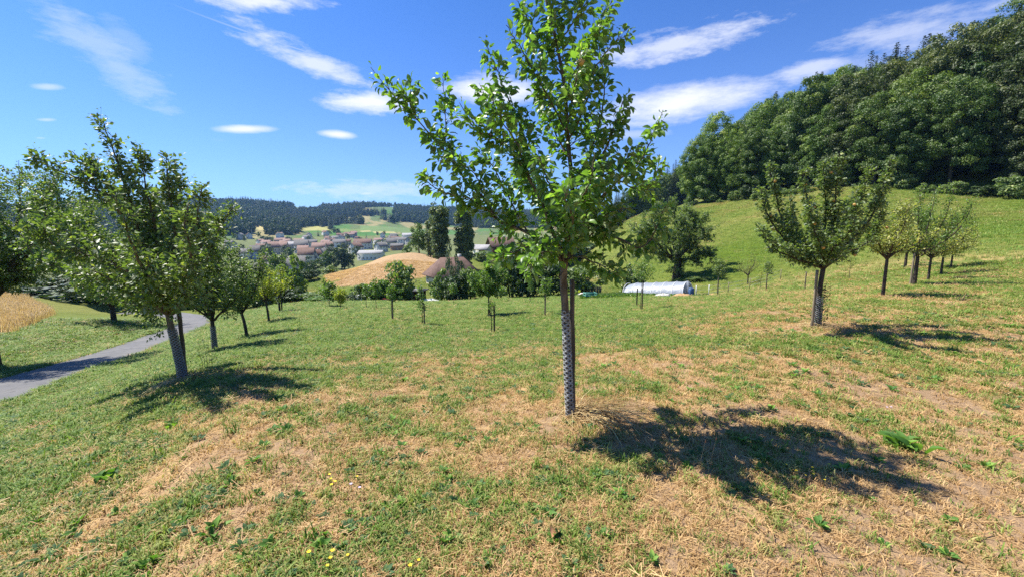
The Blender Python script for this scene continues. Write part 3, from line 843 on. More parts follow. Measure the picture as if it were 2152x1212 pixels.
# ---- the spreading apple tree at the left, and the vase-shaped one at the right
def traced_tree(seed, label, D0, foot_px, trunk_px, r_trunk, limbs, mat, leaf, nsub, sub_len, sp, spur, bark='bark', up=.5, apples=0):
    foot = on(foot_px[0], D0)
    dz = foot - P(foot_px[0], foot_px[1], D0)
    W = lambda pts: np.array([P(u, v, D0 + (dy[0] if dy else 0)) - (foot - dz) for (u, v, *dy) in pts])
    T = Tree(seed)
    tr = T.limb(np.concatenate([[[0, 0, -.15]], W(trunk_px)]), r_trunk * 1.15, r_trunk * .85, 10, 6)
    spots = []
    for pts, r0 in limbs:
        q = T.limb(W(pts), r0, .005, 6, 6, .008)
        ln = T.length(q)
        T.leaves(q, sp * 1.2, leaf, .22, 1.0)
        rows = T.shoots(q, int(ln * nsub), sub_len * 1.25, .15, .96, up, .8, sp, leaf, .006, .5, .78)
        for s in rows[::2]:
            T.shoots(s, 3, sub_len * .5, .2, .9, up, .8, sp, leaf, .003, .4)
        T.shoots(q, int(ln * spur), .07, .12, .98, .2, 1.0, sp * .45, leaf * .9, .004)
        spots += [s[1] for s in rows]
    t = thing('apple_tree', label, 'tree', foot)
    obj('trunk', T.trunk('trunk', MATS[bark]), t)
    tag(obj('crown', T.crown('crown', MATS[mat]), t), kind='stuff')
    if apples:
        me = apple_mesh()
        for k in range(apples):
            p = spots[int(T.r.integers(len(spots)))] + T.r.normal(0, .08, 3)
            obj('apple', me, t, p, 0, float(T.r.uniform(.028, .036)))
    print(label[:30], sum(len(x) for x in T.ll))
    return foot, T
LEFT_LIMBS = [
    ([(352, 655), (320, 630, -.2), (285, 605, -.3), (235, 585, -.5), (190, 560, -.6)], .04),
    ([(352, 655), (330, 625), (280, 570, .2), (230, 520, .3), (160, 470, .5), (95, 440, .7)], .04),
    ([(350, 650), (310, 560), (290, 480), (270, 410), (245, 330), (214, 246)], .04),
    ([(352, 650), (330, 560, .3), (290, 460, .35), (210, 370, .25), (150, 312, .1)], .035),
    ([(355, 650), (340, 560), (325, 470), (308, 400), (292, 302)], .035),
    ([(358, 650), (365, 560, -.3), (365, 470, -.3), (355, 390, -.3), (350, 322, -.3)], .035),
    ([(360, 650), (385, 570, .2), (385, 470, .1), (378, 400), (366, 352)], .03),
    ([(360, 652), (400, 590, -.3), (420, 520, -.4), (415, 450, -.4), (430, 380, -.5)], .032),
    ([(360, 655), (405, 615, .4), (430, 560, .6), (455, 490, .7), (490, 428, .8)], .034),
    ([(352, 652), (330, 600, -.8), (290, 540, -1.2), (260, 460, -1.4), (235, 400, -1.5)], .034),
    ([(354, 652), (360, 600, .8), (340, 520, 1.3), (320, 440, 1.5), (300, 390, 1.6)], .034),
    ([(345, 648), (250, 600, .5), (150, 570, .8), (80, 540, 1), (45, 490, 1.1)], .034),
    ([(300, 590), (220, 545, -.2), (120, 490, -.1), (70, 400, .1)], .022),
    ([(352, 648), (300, 590, -.5), (220, 540, -.8), (130, 520, -.9), (60, 470, -1)], .03),
    ([(290, 470), (230, 420, .1), (180, 380), (110, 350), (60, 330)], .018),
    ([(356, 648), (380, 600, -.8), (400, 540, -1.1), (390, 470, -1.2), (395, 420, -1.2)], .03),
    ([(352, 655), (300, 640, .8), (220, 620, 1.1), (150, 600, 1.2)], .026)]
LEFT, TL = traced_tree(21, 'wide leaning apple tree beside the road, its foot in a mesh guard and casting shadow', 6.6, (385, 795), [(385, 790), (372, 735), (361, 690), (353, 652)], .050, LEFT_LIMBS, 'leaf_orchard', .072, 15, .34, .0165, 16, 'bark', .55)
guard('grey net sleeve round the leaning trunk of the wide apple tree by the road', LEFT, [(P(u, v, 6.6) - LEFT) for u, v in [(384, 793), (372, 735), (361, 690)]], .066, .78, 14, 18, 'plastic_grey', .44)
s1 = on(391, 6.75)
stake('thin grey stake leaning behind the net sleeve of the wide apple tree by the road', s1, (P(376, 656, 6.75) - s1)[2], .032, 2, ((P(376, 656, 6.75) - s1)[0], 0))
RIGHT_LIMBS = [
    ([(1730, 560), (1690, 530), (1640, 490), (1610, 440), (1600, 395)], .04),
    ([(1730, 560), (1685, 520, .2), (1645, 460, .2), (1628, 400, .2), (1617, 342, .2)], .035),
    ([(1730, 560), (1715, 510), (1705, 450), (1692, 400), (1685, 352)], .03),
    ([(1730, 560), (1735, 500, .1), (1735, 430, .1), (1730, 335, .1)], .035),
    ([(1730, 560), (1745, 500), (1755, 430), (1765, 322)], .035),
    ([(1732, 560), (1760, 510), (1790, 450), (1815, 400), (1830, 348)], .035),
    ([(1732, 560), (1770, 520), (1820, 470), (1850, 410), (1873, 328)], .038),
    ([(1732, 560), (1780, 530, .3), (1830, 500, .4), (1850, 450, .4), (1845, 395, .4)], .032),
    ([(1730, 560), (1725, 520, -.6), (1710, 470, -.9), (1700, 415, -1)], .03),
    ([(1730, 560), (1735, 520, .7), (1780, 470, 1), (1790, 410, 1)], .03),
    ([(1730, 562), (1670, 540, -.3), (1630, 520, -.4), (1592, 470, -.5)], .03),
    ([(1730, 560), (1750, 520, -.6), (1790, 480, -.9), (1800, 415, -1)], .03),
    ([(1730, 560), (1700, 520, .6), (1670, 470, .9), (1660, 410, 1)], .028)]
RIGHT, TR = traced_tree(31, 'vase-shaped apple tree with upright shoots and small yellow apples, ivy on its trunk', 9.2, (1718, 683), [(1718, 680), (1721, 620), (1730, 560)], .056, RIGHT_LIMBS, 'leaf_orchard', .076, 16, .25, .0175, 20, 'bark_dark', .75, 26)
guard('grey net sleeve around the ivy-grown trunk of the vase-shaped apple tree', RIGHT, [(P(u, v, 9.2) - RIGHT) for u, v in [(1718, 682), (1720, 650), (1722, 615)]], .078, .62, 14, 14, 'plastic_grey', .44)
s2 = on(1706, 9.1)
stake('pale tall stake left of the ivy-grown trunk of the vase-shaped apple tree', s2, (P(1708, 568, 9.1) - s2)[2], .030, 3, mat='wood_pale')
def ivy():
    T = Tree(77); z = np.linspace(0, .95, 20)
    for k in range(7):
        a = k * .9 + np.linspace(0, 2.4, 20)
        p = np.stack([np.cos(a) * .090 + z * .06, np.sin(a) * .090, z], -1)
        T.limb(p, .006, .003, 4, 1); T.leaves(p, .017, .055, 0, 1, .35, 1.0, .8)
    o = obj('ivy', T.crown('ivy', MATS['leaf_shrub']), None, RIGHT)
    tag(o, 'dark ivy climbing the lower trunk of the vase-shaped apple tree', 'ivy')
ivy()

# ---- other orchard trees
def vase(seed, h, cr, th, tr, nl, leaf, sp, nsub, sub, mat, bark='bark_dark', up=.5, flat=.45, lean=0.0, spur=6):
    T = Tree(seed); r = T.r
    top = np.array([lean * th, 0, th])
    T.limb([[0, 0, -.2], [lean * th * .4, 0, th * .5], top], tr * 1.15, tr * .85, 8, 5)
    for k in range(nl):
        a = k * 2.399 + r.uniform(-.3, .3)
        inner = k % 3 == 2
        rr = cr * (r.uniform(.25, .5) if inner else r.uniform(.75, 1.05)); hh = (h - th) * (r.uniform(.85, 1.05) if inner else r.uniform(.45, .95))
        e = top + np.array([math.cos(a) * rr, math.sin(a) * rr, hh])
        m1 = top + np.array([math.cos(a) * rr * .45, math.sin(a) * rr * .45, hh * flat * .55]); m2 = top + np.array([math.cos(a) * rr * .85, math.sin(a) * rr * .85, hh * .6])
        q = T.limb([top - [0, 0, th * .06 * r.uniform(0, 1)], m1, m2, e], tr * .6, .006, 6, 6, .012)
        ln = T.length(q)
        T.leaves(q, sp * 1.3, leaf, .25, 1)
        rows = T.shoots(q, max(3, int(ln * nsub)), sub, .14, .95, up, .8, sp, leaf, .007, .5)
        for s in rows[::2]:
            T.shoots(s, 3, sub * .5, .2, .9, up, .9, sp, leaf, .004, .4)
        T.shoots(q, max(2, int(ln * spur)), .08, .15, .98, .2, 1.0, sp * .5, leaf, .004)
    return T.trunk('trunk', MATS[bark]), T.crown('crown', MATS[mat])
def young(seed, h, th, cw, leaf, sp, mat, tr=.022, nl=8):
    T = Tree(seed); r = T.r
    q = T.limb([[0, 0, -.1], [r.normal(0, .02), r.normal(0, .02), h * .5], [r.normal(0, .03), r.normal(0, .03), h]], tr, .005, 6, 6, .004)
    T.leaves(q, sp, leaf, th / h, 1)
    for k in range(nl):
        a = k * 2.399; t0 = th + (h - th) * .75 * k / nl
        s = np.array([0, 0, t0]); rr = cw * r.uniform(.6, 1.1) * (1 - .45 * k / nl)
        e = s + np.array([math.cos(a) * rr, math.sin(a) * rr, rr * r.uniform(.7, 1.5)])
        b = T.limb([s, (s + e) / 2 + [math.cos(a) * rr * .12, math.sin(a) * rr * .12, -.05 * rr], e], .009, .003, 5, 4)
        T.leaves(b, sp * .8, leaf, .15, 1); T.shoots(b, 5, cw * .45, .2, .95, .4, .8, sp, leaf, .004)
    return T.trunk('trunk', MATS['bark_dark']), T.crown('crown', MATS[mat])

def lump_crown(seed, h, z0, R, nl, per, leaf, mat, shape='round', lump=.30, lobes=1.0, proto='card', name='crown'):
    """crown of many leaf clumps: lumps spread through its volume, each covered with small leafy faces"""
    r = np.random.default_rng(seed); H0 = h - z0
    pos, dd, nn, ll, rn = [], [], [], [], []
    k = 0
    while k < nl:
        u = r.uniform(-1, 1, 3)
        if np.linalg.norm(u) > 1: continue
        rad = np.linalg.norm(u)
        if rad < .35 and r.uniform() < .75: continue
        if shape == 'round': w = 1.0
        elif shape == 'column': w = .55 + .45 * math.sin(min(1, (u[2] + 1.05) / 2.05) * 2.6)
        elif shape == 'dome': w = 1.0 if u[2] < .1 else math.sqrt(max(.05, 1 - ((u[2] - .1) / .95) ** 2)) + .1
        else: w = 1.0
        if shape in ('column', 'dome'):
            u[:2] *= 1.0 / max(.35, math.sqrt(max(.05, 1 - u[2] ** 2))) * .95
            if np.hypot(*u[:2]) > 1: continue
        c = np.array([u[0] * R * w, u[1] * R * w, z0 + (u[2] * .5 + .5) * H0])
        lr = R * lump * r.uniform(.65, 1.25)
        n = int(per * r.uniform(.7, 1.3))
        d = unit(r.normal(0, 1, (n, 3)) + np.array([0, 0, .35]) + np.array([u[0], u[1], 0]) * .5)
        p = c + d * lr * r.uniform(.45, 1.08, (n, 1)) * np.array([1.15, 1.15, .8])
        t = unit(np.cross(d, r.normal(0, 1, (n, 3))) + d * .25 + np.array([0, 0, -.25]))
        pos.append(p); dd.append(t); nn.append(d + r.normal(0, .42, (n, 3)) + np.array([0, 0, .3])); ll.append(leaf * r.uniform(.6, 1.35, n))
        rn.append(np.clip(r.uniform(0, .75) + r.uniform(0, .35, n), 0, 1))
        k += 1
    return leaf_mesh(name, np.concatenate(pos), np.concatenate(dd), np.concatenate(nn), np.concatenate(ll), np.concatenate(rn), proto, MATS[mat])
def simple_trunk(seed, h, r0, limbs=5, R=2.0, mat='bark_dark'):
    T = Tree(seed); r = T.r
    T.limb([[0, 0, -.5], [r.normal(0, .1), r.normal(0, .1), h * .5], [r.normal(0, .2), r.normal(0, .2), h]], r0 * 1.2, r0 * .25, 8, 5)
    for k in range(limbs):
        a = k * 2.4; z = h * r.uniform(.3, .7); L = R * r.uniform(.5, .9)
        T.limb([[0, 0, z], [math.cos(a) * L * .5, math.sin(a) * L * .5, z + L * .35], [math.cos(a) * L, math.sin(a) * L, z + L * .8]], r0 * .4, r0 * .08, 5, 4)
    return T.trunk('trunk', MATS[mat])

def orchard():
    G = 'fruit trees of the orchard rows'
    def v(seed, u, D, label, h, cr, th, tr, mat, **kw):
        a = dict(nl=9, leaf=.08, sp=.026, nsub=8, sub=.26, up=.5)
        a.update(kw)
        tm, cm = vase(seed, h, cr, th, tr, mat=mat, **a)
        return put_tree('fruit_tree', label, on(u, D), tm, cm, G)
    # left row running down to the hedge
    v(41, 452, 11.5, 'bushy apple tree, second in the row beside the road, grey sleeve on its trunk', 3.75, 1.0, .85, .055, 'leaf_orchard', nl=11, nsub=10, sub=.34, sp=.021)
    guard('thin grey net sleeve on the second tree of the row beside the road', on(452, 11.5), [[0, 0, 0], [0, 0, .7]], .072, .66, 12, 12, 'plastic_grey', .44)
    v(42, 520, 14.5, 'apple tree with forked crown, third in the row beside the road', 3.1, .85, .85, .05, 'leaf_orchard', nl=11, nsub=11, lean=-.15, sub=.34, sp=.022)
    v(43, 566, 20, 'tree with yellow-green crown, fourth in the row beside the road', 2.6, .85, 1.0, .05, 'leaf_yellow', nl=10, nsub=9, lean=-.1, sub=.3, leaf=.085)
    v(44, 588, 26, 'yellow-green tree with a dark trunk and stake, farthest of the row beside the road', 2.6, .9, 1.15, .06, 'leaf_yellow', nl=9, nsub=8, leaf=.10, sp=.04)
    stake('dark stake beside the farthest yellow-green tree of the row by the road', on(593, 26), 1.3, .04, 5, mat='wood_dark')
    v(45, -12, 16.5, 'tall spreading tree cut by the frame, across the road on the far left', 8.0, 3.8, 2.5, .19, 'leaf_orchard', nl=26, leaf=.11, sp=.028, nsub=9, sub=.7, up=.1, spur=7, flat=.6)
    v(46, 240, 33, 'low dark broad tree on the grass across the road, in its own shade', 6.0, 3.4, 1.3, .18, 'leaf_shrub', nl=20, leaf=.14, sp=.05, nsub=6, sub=.75, up=.15, flat=.8)
    # right row climbing to the meadow
    v(51, 1855, 15.5, 'thin yellowish fruit tree with sparse leaves behind the vase-shaped apple tree', 3.4, 1.35, 1.35, .055, 'leaf_sparse', nl=12, leaf=.085, sp=.030, nsub=9, sub=.38, up=.25, flat=.7)
    v(52, 1921, 20, 'green fruit tree with a thick trunk, second of the row climbing the right meadow', 4.3, 1.75, 1.35, .08, 'leaf_young', nl=15, leaf=.09, sp=.040, nsub=8, sub=.4, up=.45)
    stake('pale stake beside the thick trunk in the row climbing the right meadow', on(1913, 19.8), 1.5, .045, 8, mat='wood_pale')
    v(53, 1950, 24, 'sparse fruit tree, third of the row climbing the right meadow', 3.9, 1.5, 1.35, .06, 'leaf_sparse', nl=12, leaf=.10, sp=.032, nsub=7, sub=.4, up=.35)
    v(54, 1977, 28, 'sparse yellowing fruit tree, fourth of the row climbing the right meadow', 3.4, 1.7, 1.3, .065, 'leaf_sparse', nl=12, leaf=.11, sp=.036, nsub=8, sub=.45, up=.2, flat=.8)
    v(55, 1998, 32, 'small sparse fruit tree, last of the row climbing the right meadow', 2.9, 1.6, 1.1, .06, 'leaf_sparse', nl=11, leaf=.12, sp=.04, nsub=8, sub=.45, up=.2, flat=.8)
    v(56, 1902, 36, 'low fruit tree half hidden behind the trunks of the right row', 3.0, 1.6, 1.2, .10, 'leaf_young', nl=9, leaf=.11, sp=.06, nsub=6, sub=.45)
    v(57, 1571, 48, 'small bare-looking tree with fine twigs at the foot of the meadow', 2.9, 1.5, 1.0, .07, 'leaf_sparse', nl=9, leaf=.07, sp=.10, nsub=7, sub=.5, up=.3, flat=.7, spur=3)
    # young whips with their stakes
    Y = 'young staked trees of the orchard'
    def y(seed, u, D, label, h, th, cw, mat='leaf_young', st=None, leaf=.085, sp=.022, nl=8, tr=.022):
        tm, cm = young(seed, h, th, cw, leaf, sp, mat, tr, nl)
        put_tree('young_tree', label, on(u, D), tm, cm, Y)
        if st:
            su, sh, sl, sm = st
            stake(sl, on(su, D - .12), sh, .028, seed, mat=sm)
    v(61, 1027, 21, 'pale green leafy young tree with drooping leaves, left of the central trunk', 2.65, .80, .95, .035, 'leaf_young', nl=12, leaf=.12, sp=.020, nsub=10, sub=.3, up=.15)
    stake('short dark stake under the pale green drooping young tree', on(1030, 20.9), .75, .03, 61, mat='wood_dark')
    y(62, 1034, 14.5, 'very thin young stem tied to a dark stake, left of the central trunk', 1.25, .75, .12, 'leaf_young', (1039, .95, 'dark stake tied to the very thin stem left of the central trunk', 'wood_dark'), .08, .022, 6)
    y(63, 887, 16.5, 'lanky young tree with few leaves and two thin stakes in the middle of the grass', 1.75, .55, .22, 'leaf_young', (892, .85, 'thin grey stake of the lanky young tree in the middle of the grass', 'wood_grey'), .085, .020, 8)
    y(64, 824, 18, 'slim young tree with a small oval crown, left of the lanky one', 1.55, .75, .22, 'leaf_young', (826, .9, 'thin stake under the small oval crown left of the lanky young tree', 'wood_grey'), .08, .018, 9)
    y(65, 791, 25, 'young tree with narrow upright crown before the middle bushes', 1.95, .75, .32, 'leaf_young', None, .11, .024)
    y(66, 770, 26, 'thin young tree just left of the narrow upright one before the bushes', 1.55, .8, .28, 'leaf_young', None, .11, .026)
    y(67, 716, 27, 'small bright yellow-green bushy tree in front of the hedge row', 1.15, .35, .50, 'leaf_yellow', None, .11, .018, 12)
    y(68, 692, 30, 'young tree with long feathery branches at the edge of the mown grass', 1.9, .4, .70, 'leaf_young', None, .15, .024, 13)
    y(69, 953, 33, 'tiny young tree in front of the brown-roofed house hedge', 1.7, .8, .35, 'leaf_young', None, .13, .030)
    y(70, 912, 34, 'faint young whip left of the tiny tree before the house hedge', 1.4, .6, .2, 'leaf_young', None, .12, .04)
    y(71, 1053, 36, 'small sapling between the drooping tree and the dark hedge', 1.3, .6, .4, 'leaf_young', None, .14, .035)
    y(72, 1114, 33, 'slender sapling before the dark hedge left of the central trunk', 1.9, .9, .22, 'leaf_young', None, .12, .03)
    y(73, 1145, 19, 'young tree with a light wooden stake just left of the central trunk', 1.75, .8, .34, 'leaf_young', (1146, .95, 'light wooden stake just left of the central trunk', 'wood_pale'), .095, .022, 9)
    y(74, 1346, 20, 'leafy young tree on a dark post in front of the polytunnel', 2.35, 1.35, .55, 'leaf_young', (1349, 1.42, 'dark post of the leafy young tree in front of the polytunnel', 'wood_dark'), .085, .024, 11, .02)
    stake('second thinner post behind the leafy young tree at the polytunnel', on(1338, 23.5), 1.0, .035, 74, mat='wood_dark')
    y(75, 1509, 32, 'young tree with oval crown on a brown post right of the polytunnel', 2.9, 1.4, .48, 'leaf_orchard', (1507, 1.45, 'brown post of the oval young tree right of the polytunnel', 'wood_grey'), .12, .022, 12)
    y(76, 1611, 36, 'young tree with a compact crown and double stake below the meadow', 2.6, 1.4, .36, 'leaf_orchard', (1609, 1.5, 'stake of the compact young tree below the meadow', 'wood_grey'), .12, .026, 10)
    y(77, 1597, 41, 'faint thin whip left of the compact young tree below the meadow', 1.9, 1.0, .25, 'leaf_sparse', None, .10, .05)
    y(78, 1784, 33, 'thin pale whip tree between the vase-shaped tree and the yellowish one', 2.3, 1.0, .45, 'leaf_sparse', None, .09, .05)
    stake('short bare stake standing alone left of the vase-shaped apple tree', on(1691, 26), 1.15, .035, 79, mat='wood_grey')
    stake('dark stake seen behind the trunk of the vase-shaped apple tree', on(1723, 24), 1.3, .05, 80, mat='wood_dark')
    # the old pear tree above the polytunnel
    T = Tree(90); foot = on(1420, 58); r = T.r
    T.limb([[0, 0, -.5], [.2, 0, 1.5], [.1, .1, 3.2]], .62, .42, 10, 5, .02)
    W = lambda pts: np.array([P(u, vv, 58 + dy) - foot for (u, vv, dy) in pts])
    for pts, r0 in [([(1420, 545, 0), (1400, 510, .5), (1385, 470, .8), (1372, 440, .8)], .30), ([(1421, 545, 0), (1425, 500, -.5), (1420, 460, -.6), (1408, 428, -.6)], .32),
                    ([(1422, 545, 0), (1445, 510, .4), (1455, 470, .8), (1450, 440, .9)], .28), ([(1424, 550, 0), (1455, 540, -.4), (1480, 532, -.6), (1496, 536, -.8)], .2),
                    ([(1424, 545, 0), (1460, 510, -.6), (1480, 490, -1), (1492, 485, -1.2)], .22), ([(1419, 550, 0), (1390, 535, -.8), (1360, 530, -1.5), (1335, 525, -1.8)], .2),
                    ([(1419, 548, 0), (1380, 510, -1.8), (1350, 490, -2.5), (1335, 470, -2.8)], .22), ([(1420, 545, 0), (1410, 500, 2), (1380, 480, 3), (1350, 470, 3.4)], .24), ([(1420, 545, 0), (1440, 500, 2), (1465, 470, 3), (1478, 460, 3.2)], .24),
                    ([(1420, 545, 0), (1425, 510, -2), (1430, 480, -3), (1440, 460, -3.2)], .22)]:
        q = T.limb(W(pts), r0, .03, 6, 6, .06)
        rows = T.shoots(q, 22, 1.4, .25, 1.0, .25, .9, .04, .22, .03, .5)
        for s in rows: T.shoots(s, 7, .6, .1, 1, .1, .9, .035, .20, .012, .5)
        T.shoots(q, 20, .5, .3, 1.0, .2, .9, .035, .24, .02, .5)
    # suckers and ivy low on the trunk
    for k in range(26):
        a = r.uniform(0, 6.28); rr = r.uniform(.3, 1.6)
        s = np.array([math.cos(a) * .5, math.sin(a) * .5, r.uniform(.2, 2.6)])
        q = T.limb([s, s + [math.cos(a) * rr * .5, math.sin(a) * rr * .5, .4], s + [math.cos(a) * rr, math.sin(a) * rr, .2]], .02, .01, 4, 3)
        T.leaves(q, .045, .22, 0, 1); T.shoots(q, 5, .5, .1, 1, .1, .9, .05, .2, .01)
    put_tree('pear_tree', 'large old tree with dark ragged crown above the polytunnel', foot, T.trunk('trunk', MATS['bark_dark']), T.crown('crown', MATS['leaf_orchard'], 'lite'), None)
orchard()

# ---- bushes, hedges and the bigger trees below the orchard
SHRUB = {}
def shrub_kinds():
    for k in range(3):
        SHRUB['dark', k] = lump_crown(200 + k, 1.0, .0, .5, 46, 60, .075, 'leaf_shrub', 'dome', .28)
        SHRUB['mid', k] = lump_crown(210 + k, 1.0, .0, .5, 42, 56, .075, 'leaf_orchard', 'dome', .28)
        SHRUB['fresh', k] = lump_crown(220 + k, 1.0, .0, .5, 40, 52, .08, 'leaf_young', 'dome', .28)
    SHRUB['red', 0] = lump_crown(230, 1.0, .0, .5, 26, 50, .09, 'leaf_red', 'dome', .3)
    SHRUB['pale', 0] = lump_crown(231, 1.0, .0, .5, 40, 40, .06, 'needle_pale', 'column', .25)
    SHRUB['yellow', 0] = lump_crown(232, 1.0, .0, .5, 36, 50, .08, 'leaf_yellow', 'dome', .28)
    b = MB()
    for k in range(5):
        a = k * 1.3; b.tube([[math.cos(a) * .03, math.sin(a) * .03, -.1], [math.cos(a) * .12, math.sin(a) * .12, .3], [math.cos(a) * .2, math.sin(a) * .2, .62]], [.02, .014, .006], 5)
    SHRUB['stems'] = b.mesh('stems', [MATS['bark_dark']])
shrub_kinds()
def shrub(name, label, u0, u1, vt, vb, D, kind, k=0, group=None, cat='bush'):
    uc = (u0 + u1) / 2; p = on(uc, D)
    w = (u1 - u0) * D / F_PX * 1.2; h = max(.3, (P(uc, vt, D)[2] - p[2]))
    t = thing(name, label, cat, p, (u0 * 7.3) % 6.28, group, (w, w, h))
    obj('stems', SHRUB['stems'], t)
    tag(obj('crown', SHRUB[kind, k], t), kind='stuff')
    return t
B = 'bushes along the lower edge of the orchard'
for a in [
    ('dark bush at the left end of the orchard edge, behind the yellow-green trees', 590, 640, 606, 648, 41, 'dark', 0),
    ('dark-centred bush beside the feathery young tree at the orchard edge', 630, 680, 614, 648, 41, 'mid', 0),
    ('tall dark bush rising behind the yellow-green trees of the left row', 572, 636, 540, 640, 52, 'mid', 1),
    ('small low bush just right of the bright yellow-green bushy tree', 728, 754, 618, 646, 40, 'dark', 1),
    ('upright leafy bush behind the thin young tree, middle of the orchard edge', 744, 783, 598, 646, 42, 'mid', 2),
    ('fresh green bush behind the narrow upright young tree', 779, 815, 590, 645, 43, 'fresh', 0),
    ('tall leaning bush below the harvested field, darkest at its foot', 812, 864, 550, 634, 46, 'mid', 0),
    ('light green bush at the foot of the tall leaning one', 800, 845, 588, 636, 44, 'fresh', 1),
    ('left dark rounded hedge bush in front of the brown-roofed house', 912, 950, 568, 634, 47, 'mid', 1),
    ('middle hedge bush in front of the brown-roofed house', 938, 980, 578, 634, 46, 'dark', 2),
    ('right hedge bush in front of the brown-roofed house', 968, 1006, 566, 634, 47, 'mid', 2),
    ('dark tall hedge bush behind the pale drooping young tree', 1048, 1100, 545, 632, 47, 'dark', 0),
    ('dark hedge bush right of the pale drooping young tree', 1085, 1138, 556, 632, 46, 'dark', 1),
    ('dark hedge bush ending the hedge left of the central trunk', 1125, 1182, 548, 632, 47, 'dark', 2),
    ('round dark bush right of the central trunk by the vegetable bed', 1190, 1258, 556, 616, 52, 'mid', 0),
    ('spiky small bush left of the polytunnel behind the leafy young tree', 1308, 1352, 556, 600, 54, 'mid', 1),
    ('low ragged bush at the right end of the polytunnel', 1450, 1482, 582, 604, 54, 'mid', 2),
    ('long dark bush below the far end of the road', 300, 425, 628, 664, 62, 'dark', 1),
    ('dark bush behind the low broad tree across the road', 120, 330, 575, 650, 66, 'dark', 2),
    ('dark bush between the second and third trees of the left row', 430, 520, 590, 664, 60, 'dark', 0),
    ('low bush left of the feathery young tree, between two taller ones', 655, 700, 622, 650, 38, 'fresh', 2),
    ('bush glimpsed between the third and fourth trees of the left row', 505, 575, 585, 652, 56, 'mid', 0)]:
    shrub('bush', a[0], *a[1:6], a[6], a[7], B)
shrub('red_shrub', 'small dark red shrub below the tall leaning bush', 801, 817, 626, 643, 42, 'red', 0)
shrub('slender_conifer', 'pale grey-green slender conifer before the brown roof', 943, 973, 518, 605, 66, 'pale', 0, cat='tree')
for a in [('dark hedge bush on the slope left of the harvested field', 632, 666, 568, 594, 112, 'dark', 0), ('bush at the upper left corner of the straw-coloured field', 676, 704, 558, 578, 128, 'mid', 1),
          ('tree with ragged crown above the hedge left of the harvested field', 566, 600, 536, 600, 120, 'mid', 2), ('bush beside the white garage behind the poplars', 1000, 1030, 528, 546, 150, 'mid', 0),
          ('dark bush right of the white garage', 1060, 1120, 520, 560, 150, 'dark', 1), ('dark tree clump behind the central crown, right of the barn', 1100, 1230, 500, 560, 160, 'dark', 2)]:
    shrub('bush', a[0], *a[1:6], a[6], a[7], 'bushes on the slopes below the orchard')

# ------------------------------------------------------------------ forest trees
def conifer(seed, h, R, z0, mat, nw=26, leaf=.9, drop=.35):
    r = np.random.default_rng(seed); pos, dd, nn, ll = [], [], [], []
    for k in range(nw):
        t = k / (nw - 1); z = z0 + (h - z0) * t; rr = R * (1 - t) ** .82 + .10
        nb = int(6 + 6 * (1 - t)); a0 = r.uniform(0, 6.28)
        for b in range(nb):
            a = a0 + b * 2 * math.pi / nb + r.normal(0, .15); L = rr * r.uniform(.7, 1.12)
            n = max(2, int(L / (leaf * .42))); s = np.linspace(.15, 1, n)
            d = np.array([math.cos(a), math.sin(a), 0])
            p = np.array([0, 0, z]) + d * (s * L)[:, None] + np.array([0, 0, 1.0]) * (-drop * L * s ** 1.5 + .12 * L * s ** 3)[:, None] + r.normal(0, .06 * leaf, (n, 3))
            for side in (-1, 1):
                pos.append(p); dd.append(np.broadcast_to(d * .7, (n, 3)) + side * np.array([-d[1], d[0], 0]) * .7 + np.array([0, 0, -.25]) + r.normal(0, .2, (n, 3)))
                nn.append(np.array([0, 0, 1.0]) + r.normal(0, .35, (n, 3))); ll.append(leaf * r.uniform(.6, 1.1, n) * (.42 + .58 * (1 - t)))
    L = np.concatenate(ll)
    return leaf_mesh('crown', np.concatenate(pos), np.concatenate(dd), np.concatenate(nn), L, r.uniform(0, 1, len(L)), 'lite', MATS[mat])
def spire_trunk(h, r0, mat='bark_dark'):
    b = MB(); b.tube([[0, 0, -1], [0, 0, h * .5], [0, 0, h * .98]], [r0, r0 * .6, .03], 7)
    return b.mesh('trunk', [MATS[mat]], True)
KIND = {}
